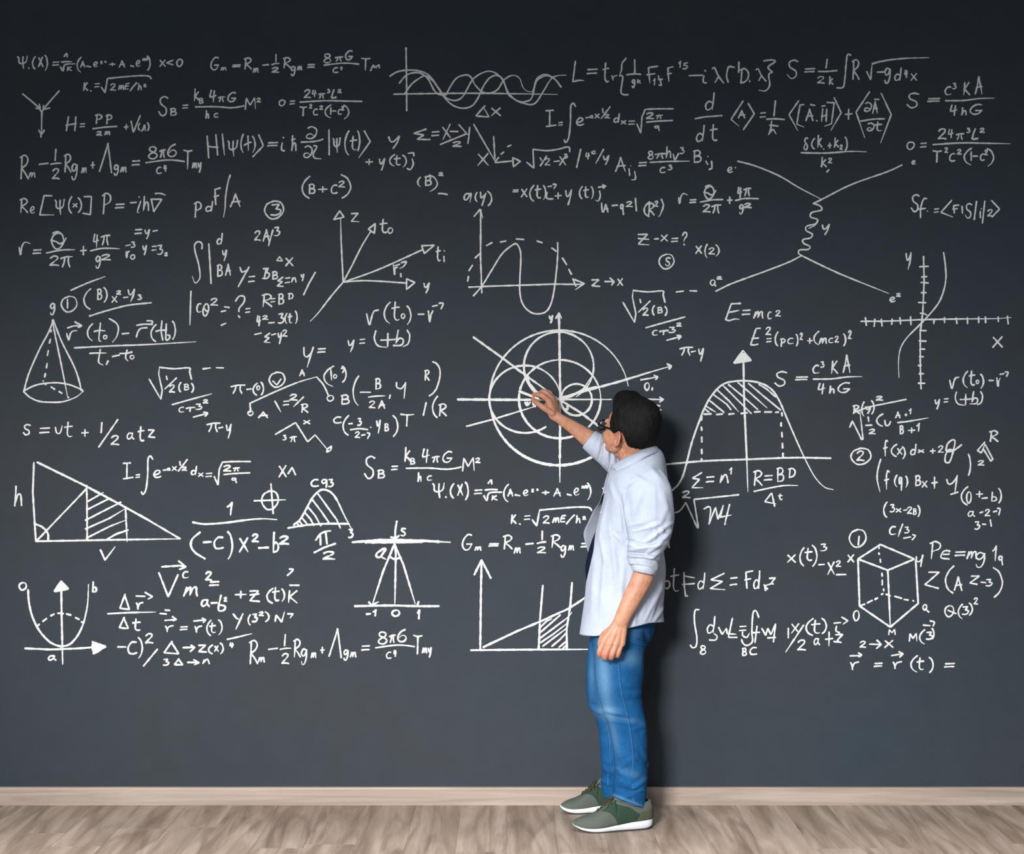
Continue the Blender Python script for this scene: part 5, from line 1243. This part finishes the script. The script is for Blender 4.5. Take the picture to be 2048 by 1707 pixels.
    # chest pocket: a patch lying on the shirt
    def patch(name, corners, nu_, nv_, lift, mat):
        vs2, fs2 = [], []
        for i in range(nv_ + 1):
            for j in range(nu_ + 1):
                a, b_ = j / nu_, i / nv_
                x = (corners[0][0] * (1 - a) + corners[1][0] * a) * (1 - b_) + (corners[3][0] * (1 - a) + corners[2][0] * a) * b_
                y = (corners[0][1] * (1 - a) + corners[1][1] * a) * (1 - b_) + (corners[3][1] * (1 - a) + corners[2][1] * a) * b_
                rim = min(a, 1 - a, b_, 1 - b_) < 1e-6
                p = hit(tr, x, y, -0.0015 if rim else lift)
                vs2.append(p)
        for i in range(nv_):
            for j in range(nu_):
                k = i * (nu_ + 1) + j
                f = (k, k + 1, k + nu_ + 2, k + nu_ + 1)
                if all(vs2[m_] is not None for m_ in f): fs2.append(f)
        vs2 = [v if v is not None else (0, 0, 0) for v in vs2]
        return pydata(name, vs2, fs2, mat)
    pk = own(patch('pocket', [(1220, 1000), (1240, 1006), (1247, 1066), (1224, 1064)], 16, 34, 0.0013, M_SHIRT), o)
    pl = own(patch('placket', [(1219.5, 950), (1229, 952), (1201, 1075), (1193, 1075)], 8, 60, 0.0015, M_SHIRT), o)
    for pts in ([(1221, 1002), (1240, 1008)], [(1222, 1006), (1240, 1012)], [(1240, 1008), (1243.5, 1035), (1246, 1064)], [(1224.5, 1062), (1246, 1064)], [(1221, 1004), (1223, 1035), (1225, 1062)],
                [(1228, 955), (1217, 1010), (1203, 1070)], [(1262, 955), (1254, 985), (1250, 1015), (1253, 1045), (1258, 1068)]):
        pts2 = [pts[0], tuple((np.array(pts[0]) + np.array(pts[-1])) / 2), pts[-1]] if len(pts) == 2 else pts
        q = surf_line('stitching', tr, pts2, 0.0005, M_SHIRT_IN, None, 0.0009)
        if q: own(q, o)
    for x, y in ((1240, 945.5),):
        p = hit(trc, x, y, 0.0025) or hit(tr, x, y, 0.003)
        s = Shell(); s.ell(p, (0.0045, 0.0018, 0.0045)); own(pydata('button', s.v, s.f, new_mat('grey_button', lin(120, 128, 145), 0.4)[0]), o)
    for x, y in ((1212, 985), (1204, 1025)):
        p = hit(tr, x, y, 0.0035)
        if p:
            s = Shell(); s.ell(p, (0.005, 0.002, 0.005)); own(pydata('button', s.v, s.f, M_SHIRT_IN), o)
    for ob in list(COL.objects):
        if ob.name.startswith('stitching') and ob.parent is None: own(ob, o)
    return o
shirt = build_shirt()

def build_tee():
    T = [[962, 1228, 1322, .12], [985, 1217, 1322, .14], [1030, 1204, 1322, .15], [1060, 1192, 1320, .155], [1085, 1182, 1316, .155], [1105, 1176, 1312, .155], [1130, 1171, 1310, .155], [1155, 1172, 1308, .155], [1185, 1180, 1306, .15], [1240, 1186, 1306, .15]]
    s = Shell(); rs = []
    for y in np.linspace(962, 1240, 60):
        xl, xr, b = interp(T, y)
        rs.append([P((xl + xr) / 2 - (xr - xl) / 2 * math.cos(a), y, 0.27 + b * math.sin(a)) for a in np.linspace(0, 2 * math.pi, 64, endpoint=False)])
    s.rings(rs)
    o = pydata('undershirt', s.v, s.f, M_TEE); own(o)
    o['label'] = 'dark navy T-shirt under the open shirt'
build_tee()

# ---------------------------------------------------------------- jeans
NEAR = [[1255, 1255, 1255, 1186, 1294, .345, .098], [1290, 1290, 1290, 1186, 1289.5, .350, .095], [1320, 1320, 1320, 1188, 1288, .354, .090], [1350, 1350, 1350, 1191, 1287, .358, .085], [1388, 1388, 1388, 1197, 1284, .362, .078],
        [1423, 1423, 1423, 1206, 1288, .366, .072], [1456, 1456, 1456, 1218, 1293.5, .37, .070], [1509, 1509, 1509, 1227.5, 1295, .372, .068], [1542, 1542, 1542, 1229, 1295, .372, .064], [1565, 1562, 1570, 1226, 1294, .372, .062],
        [1588, 1580, 1596, 1225.5, 1291.5, .370, .060], [1602, 1592, 1618, 1225.5, 1289, .370, .060]]
FARL = [[1255, 1255, 1255, 1181, 1300, .20, .098], [1307, 1307, 1307, 1175.5, 1288, .19, .094], [1345, 1345, 1345, 1172.5, 1276, .175, .086], [1375, 1375, 1375, 1172, 1268, .165, .080], [1400, 1400, 1400, 1175, 1262, .155, .075], [1415, 1415, 1415, 1180, 1258, .15, .072],
        [1434, 1434, 1434, 1191, 1255, .145, .066], [1469, 1469, 1469, 1198, 1252, .135, .062], [1509, 1509, 1509, 1201, 1250, .125, .060], [1544, 1544, 1544, 1204, 1250, .12, .058], [1568, 1566, 1568, 1200.5, 1250, .118, .056], [1588, 1594, 1604, 1204, 1252, .118, .056]]
def leg_rings(tab, n=70, seg=48):
    rs = []
    for y in np.linspace(tab[0][0], tab[-1][0], n):
        yl, yr, xl, xr, dc, b = interp(tab, y)
        rs.append([P((xl + xr) / 2 - (xr - xl) / 2 * math.cos(a), yl + (yr - yl) * (0.5 - 0.5 * math.cos(a)), dc + b * math.sin(a)) for a in np.linspace(0, 2 * math.pi, seg, endpoint=False)])
    return rs
def build_jeans():
    s = Shell()
    s.rings(leg_rings(NEAR)); s.rings(leg_rings(FARL))
    rs = []
    for y, xl, xr, dc, b in ((1215, 1188, 1306, .275, .150), (1240, 1184, 1312, .272, .165), (1262, 1181, 1309, .270, .172), (1284, 1183, 1298, .268, .165), (1305, 1188, 1284, .265, .13), (1325, 1200, 1268, .262, .07)):
        rs.append([P((xl + xr) / 2 - (xr - xl) / 2 * math.cos(a), y, dc + b * math.sin(a)) for a in np.linspace(0, 2 * math.pi, 48, endpoint=False)])
    s.rings(rs)
    o = fuse('jeans', s, 0.0050, 2, M_DENIM)
    cre = [(1205, 1418, 1284, 1432, 4, .006), (1210, 1428, 1290, 1450, 3.5, -.005), (1214, 1440, 1270, 1446, 4, .005), (1240, 1388, 1288, 1384, 4, .005), (1252, 1400, 1288, 1398, 3.5, -.004), (1262, 1460, 1296, 1448, 4, .004),
           (1228, 1540, 1262, 1520, 5, .006), (1262, 1520, 1296, 1545, 5, .005), (1230, 1556, 1270, 1572, 4, .007), (1262, 1580, 1294, 1556, 4, .007), (1228, 1572, 1286, 1588, 4, -.006), (1240, 1598, 1288, 1578, 3.5, .006), (1232, 1526, 1250, 1560, 4, .005),
           (1276, 1500, 1296, 1530, 4, -.004), (1176, 1410, 1206, 1428, 4, .005), (1200, 1530, 1222, 1545, 4, .005), (1202, 1558, 1224, 1570, 4, .005), (1236, 1300, 1284, 1306, 5, .003), (1186, 1330, 1193, 1410, 3, -.006), (1213, 1440, 1226, 1540, 3, -.005),
           (1290, 1262, 1296, 1290, 3, -.006)]
    displace(o, cre, (0.0040, 10, (1, 1, 0.7)))
    def wear(co, px, py):
        v = np.zeros(len(co))
        def blob(x, y, rx, ry, a, rot=0.0):
            c, s_ = math.cos(rot), math.sin(rot)
            dx, dy = px - x, py - y
            u, w = (dx * c + dy * s_) / rx, (-dx * s_ + dy * c) / ry
            return a * np.exp(-(u * u + w * w))
        v += blob(1207, 1350, 14, 62, 0.62, -0.08) + blob(1216, 1422, 20, 13, 0.5) + blob(1262, 1315, 26, 16, 0.35) + blob(1228, 1470, 8, 40, 0.3, -0.2)
        v += blob(1182, 1350, 6, 50, 0.25) + blob(1265, 1265, 16, 12, 0.2) + blob(1262, 1440, 28, 5, 0.2, 0.15) + blob(1186, 1425, 8, 6, 0.2) + blob(1260, 1545, 30, 8, 0.18, 0.3)
        rim = np.exp(-((py - (1589 + (px - 1226) * 0.37)) / 2.2) ** 2) * (px > 1222) * (co[:, 1] < -0.25) * 0.45
        return np.clip(v + rim, 0, 1)
    paint(o, 'wear', wear)
    own(o); o['label'] = 'faded blue denim jeans'
    tr = tree_of(o)
    L = [([(1236, 1318), (1238, 1345), (1243, 1385), (1252, 1420), (1259, 1455), (1264, 1490), (1266, 1520), (1263, 1552)], 0.0006, M_SEAM, None),
         ([(1238, 1318), (1240, 1345), (1245, 1385), (1254, 1420), (1261, 1455), (1266, 1490), (1268, 1520)], 0.0010, M_SEAMD, None),
         ([(1259, 1250), (1262, 1275), (1264, 1279)], 0.0008, M_SEAM, None), ([(1256, 1252), (1259, 1276), (1264, 1281)], 0.0008, M_SEAM, None),
         ([(1264, 1278), (1278, 1282), (1291, 1286)], 0.0006, M_SEAM, None), ([(1263, 1282), (1277, 1286), (1289, 1290)], 0.0008, M_SEAM, None),
         ([(1291, 1286), (1294, 1270), (1293, 1256), (1289, 1246)], 0.0011, M_SEAMD, None),
         ([(1248, 1277), (1256, 1280), (1263, 1282)], 0.0008, M_SEAM, None),
         ([(1214, 1450), (1218, 1475), (1220, 1505), (1221, 1530)], 0.0006, M_SEAM, None),
         ([(1216, 1548), (1216, 1570)], 0.0009, M_SEAM, None),
         ([(1228, 1586), (1240, 1594), (1256, 1604), (1272, 1610), (1286, 1608)], 0.0006, M_SEAM, None),
         ([(1264, 1590), (1268, 1604)], 0.0006, M_SEAM, None), ([(1265, 1566), (1267, 1580)], 0.0006, M_SEAM, None)]
    for pts, r, m, dash in L:
        if len(pts) == 2: pts = [pts[0], tuple((np.array(pts[0]) + np.array(pts[1])) / 2), pts[1]]
        q = surf_line('seam', tr, pts, r, m, None, 0.0005, dash)
        if q: own(q, o)
    return o
jeans = build_jeans()

# ---------------------------------------------------------------- shoes
def build_shoe(name, heel_px, yaw, mirror, L, label, dz=0.0):
    x0, d0 = heel_px
    s_ = S0 * D / (D - d0)
    origin = Vector(((x0 - 1024) / s_, -d0, 0))
    fwd = Vector((-math.cos(yaw), -math.sin(yaw), 0)); lat = Vector((0, 0, 1)).cross(fwd) * (-1 if mirror else 1)
    def F(t, y, z): return origin + fwd * (t * L) + lat * y + Vector((0, 0, z))
    # t fraction from heel; half width; inward shift
    OUT = [[0, .002, 0], [.03, .022, 0], [.08, .031, 0], [.2, .036, .001], [.4, .036, .004], [.55, .041, .004], [.7, .048, .002], [.82, .046, -.003], [.92, .036, -.008], [.975, .022, -.011], [1.0, .003, -.012]]
    BOT = [[0, .016], [.05, .006], [.12, .0015], [.3, .0008], [.6, .0006], [.78, .001], [.9, .006], [1.0, .018]]
    TOP = [[0, .046], [.1, .044], [.3, .040], [.38, .036], [.5, .031], [.7, .024], [.88, .023], [1.0, .031]]
    root = bpy.data.objects.new(name, None); COL.objects.link(root); root.location = origin
    ts = list(1 - np.cos(np.linspace(0, math.pi, 70)) ); ts = [t / 2 for t in ts]
    # midsole: rings across
    sole = Shell(); rs = []; rs2 = []
    for t in ts:
        hw, sh = interp(OUT, t); zb = interp(BOT, t)[0]; zt = interp(TOP, t)[0]
        hw = max(hw, .001)
        prof = [(-.86, zb + .003), (-1.0, zb + (zt - zb) * .25), (-1.03, zb + (zt - zb) * .55), (-.97, zt - .0015), (-.9, zt), (0, zt), (.9, zt), (.97, zt - .0015), (1.03, zb + (zt - zb) * .55), (1.0, zb + (zt - zb) * .25), (.86, zb + .003), (0, zb + .003)]
        rs.append([F(t, a * hw + sh, z) for a, z in prof])
        rs2.append([F(t, a * hw + sh, z) for a, z in ((-.9, zb), (-.92, zb + .0045), (.92, zb + .0045), (.9, zb))])
    sole.rings(rs)
    def rel(sh): return [Vector(v) - origin for v in sh.v]
    so = pydata('sole', rel(sole), sole.f, M_SOLE, root)
    o2 = Shell(); o2.rings(rs2)
    pydata('outsole', rel(o2), o2.f, M_OUT, root, False)
    # upper: ring per t; opening cut by height table
    HT = [[.0, .080], [.02, .098], [.06, .108], [.12, .103], [.20, .098], [.28, .103], [.36, .110], [.44, .117], [.475, .121], [.50, .116], [.56, .102], [.64, .083], [.72, .067], [.80, .056], [.88, .049], [.94, .042], [.985, .033], [1.0, .028]]
    OPN = [[0, .0], [.02, .008], [.05, .021], [.12, .030], [.25, .034], [.36, .031], [.44, .022], [.475, .012], [.49, .0], [1.0, .0]]
    up = Shell(); rs = []; nseg = 34
    uts = [t for t in np.linspace(0.008, 0.992, 110)]
    for t in uts:
        hw, sh = interp(OUT, t); zt = interp(TOP, t)[0] - .004; zh = interp(HT, t)[0]; op = interp(OPN, t)[0] if t < .49 else 0
        hw = hw * .96
        ring = []
        for j in range(nseg + 1):
            a = j / nseg * 2 - 1            # -1 medial bottom .. 0 top .. 1 lateral bottom
            k = abs(a)
            if op > 0:
                # walls rise from the sole and lean in to the opening
                h = (1 - k); w = hw + (op - hw) * (h ** 1.6)
                bulge = .004 * math.sin(math.pi * h)
                z = zt + (zh - zt) * (h ** 0.9)
                y = (w + bulge) * (1 if a > 0 else -1)
                if j == nseg // 2: y = 0; z = zh - .035
            else:
                an = a * math.pi / 2
                y = hw * abs(math.sin(an)) ** 0.82 * (1 if a > 0 else -1)
                z = zt + (zh - zt) * math.cos(an) ** 0.8
            ring.append(F(t, y + sh, z))
        rs.append(ring)
    up.rings(rs, False, False)
    u = pydata('upper', rel(up), up.f, M_UPPER, root)
    zp, zh_ = [], []
    for t in uts:
        for j in range(nseg + 1):
            h = 1 - abs(j / nseg * 2 - 1)
            front = .477 + .17 * min(h / .7, 1.15); back = .235 - .05 * min(h / .4, 1) + max(0, h - .4) * .35
            zp.append(min((front - t) * 14, (t - back) * 14, (.80 - h) * 5) + .5)
            zh_.append(min((back - .012 - t) * 14, (.5 + (.2 - t) * .8 - h) * 5) + .5)
    for nm_, zz in (('panel', zp), ('heel', zh_)):
        at = u.data.color_attributes.new(nm_, 'FLOAT_COLOR', 'POINT')
        zz = np.clip(np.array(zz), 0, 1)
        at.data.foreach_set('color', np.stack([zz, zz, zz, np.ones(len(zz))], 1).ravel())
    md = u.modifiers.new('thickness', 'SOLIDIFY'); md.thickness = .0035; md.offset = -1
    # padded collar
    c = Shell(); pts = []
    cts = list(np.linspace(.03, .475, 18))
    for t in cts: pts.append(F(t, interp(OPN, t)[0] + interp(OUT, t)[1], interp(HT, t)[0]))
    for t in cts[::-1]: pts.append(F(t, -interp(OPN, t)[0] + interp(OUT, t)[1], interp(HT, t)[0]))
    pts.append(pts[0])
    c.tube(pts, [.0042] * len(pts), seg=10, cap=False)
    pydata('collar_padding', rel(c), c.f, M_KNIT, root)
    # tongue
    tg = Shell(); tg.tube([F(.62, 0, .082), F(.54, 0, .104), F(.47, 0, .124), F(.445, 0, .133)], [.013, .016, .018, .016], .32, fwd * 0.6 + Vector((0, 0, 1)))
    pydata('tongue', rel(tg), tg.f, M_KNIT, root)
    # laces and eyelets
    for i, t in enumerate((.50, .545, .59, .635, .675)):
        zh = interp(HT, t)[0] + .003; hw = .019 - i * .0018
        for a, b in ((1, -1), (-1, 1)):
            ls = Shell(); ls.tube([F(t, a * hw, zh - .005), F(t + .01, a * hw * .4, zh + .004), F(t + .022, b * hw * .4, zh + .001), F(t + .035, b * hw, zh - .012)], [.0021] * 4, seg=7)
            pydata('lace', rel(ls), ls.f, M_LACE, root)
        for a in (1, -1):
            e = Shell(); e.ell(F(t, a * (hw + .006), zh - .012), (.0024, .0024, .0024)); pydata('eyelet', rel(e), e.f, M_OUT, root)
    for a in (1, -1):
        ls = Shell(); ls.tube([F(.50, 0, .121), F(.525, a * .014, .126), F(.56, a * .026, .112), F(.54, a * .022, .103), F(.505, 0, .118)], [.002] * 5, seg=7)
        pydata('lace', rel(ls), ls.f, M_LACE, root)
        ls = Shell(); ls.tube([F(.50, 0, .121), F(.55, a * .012, .115), F(.60, a * .026, .094)], [.002] * 3, seg=7)
        pydata('lace', rel(ls), ls.f, M_LACE, root)
    root['label'] = label
    root.parent = person; root.location = origin - OFF
    return F
F1 = build_shoe('sneaker', (1305.5, 0.345), math.radians(10), False, 0.318, 'grey-green sneaker nearer the viewer, whole white sole showing')
F2 = build_shoe('sneaker', (1268, 0.114), math.radians(0), True, 0.302, 'grey-green sneaker nearer the wall, heel hidden behind the other shoe')
def sock(F, name='sock'):
    lt = (F(0, 1, 0) - F(0, 0, 0)); s = Shell(); s.tube([F(.58, 0, .040), F(.42, 0, .058), F(.30, 0, .075), F(.245, 0, .105), F(.225, 0, .17)], [.022, .034, .042, .043, .044], 0.74, lt)
    own(pydata(name, s.v, s.f, M_TEE))
sock(F1); sock(F2)

# ---------------------------------------------------------------- the stick of chalk
def chalk_stick():
    a, b = P(1039.5, 782.5, 0.006), P(1077, 797, 0.060)
    s = Shell(); s.tube([b - a, Vector((0, 0, 0))], [0.0048, 0.0062], seg=18)
    o = pydata('chalk_stick', s.v, s.f, new_mat('white_chalk_stick', lin(228, 226, 216), 0.95)[0])
    o.location = a
    o['label'] = 'white stick of chalk held in the raised hand against the board'
    o['category'] = 'chalk'
chalk_stick()
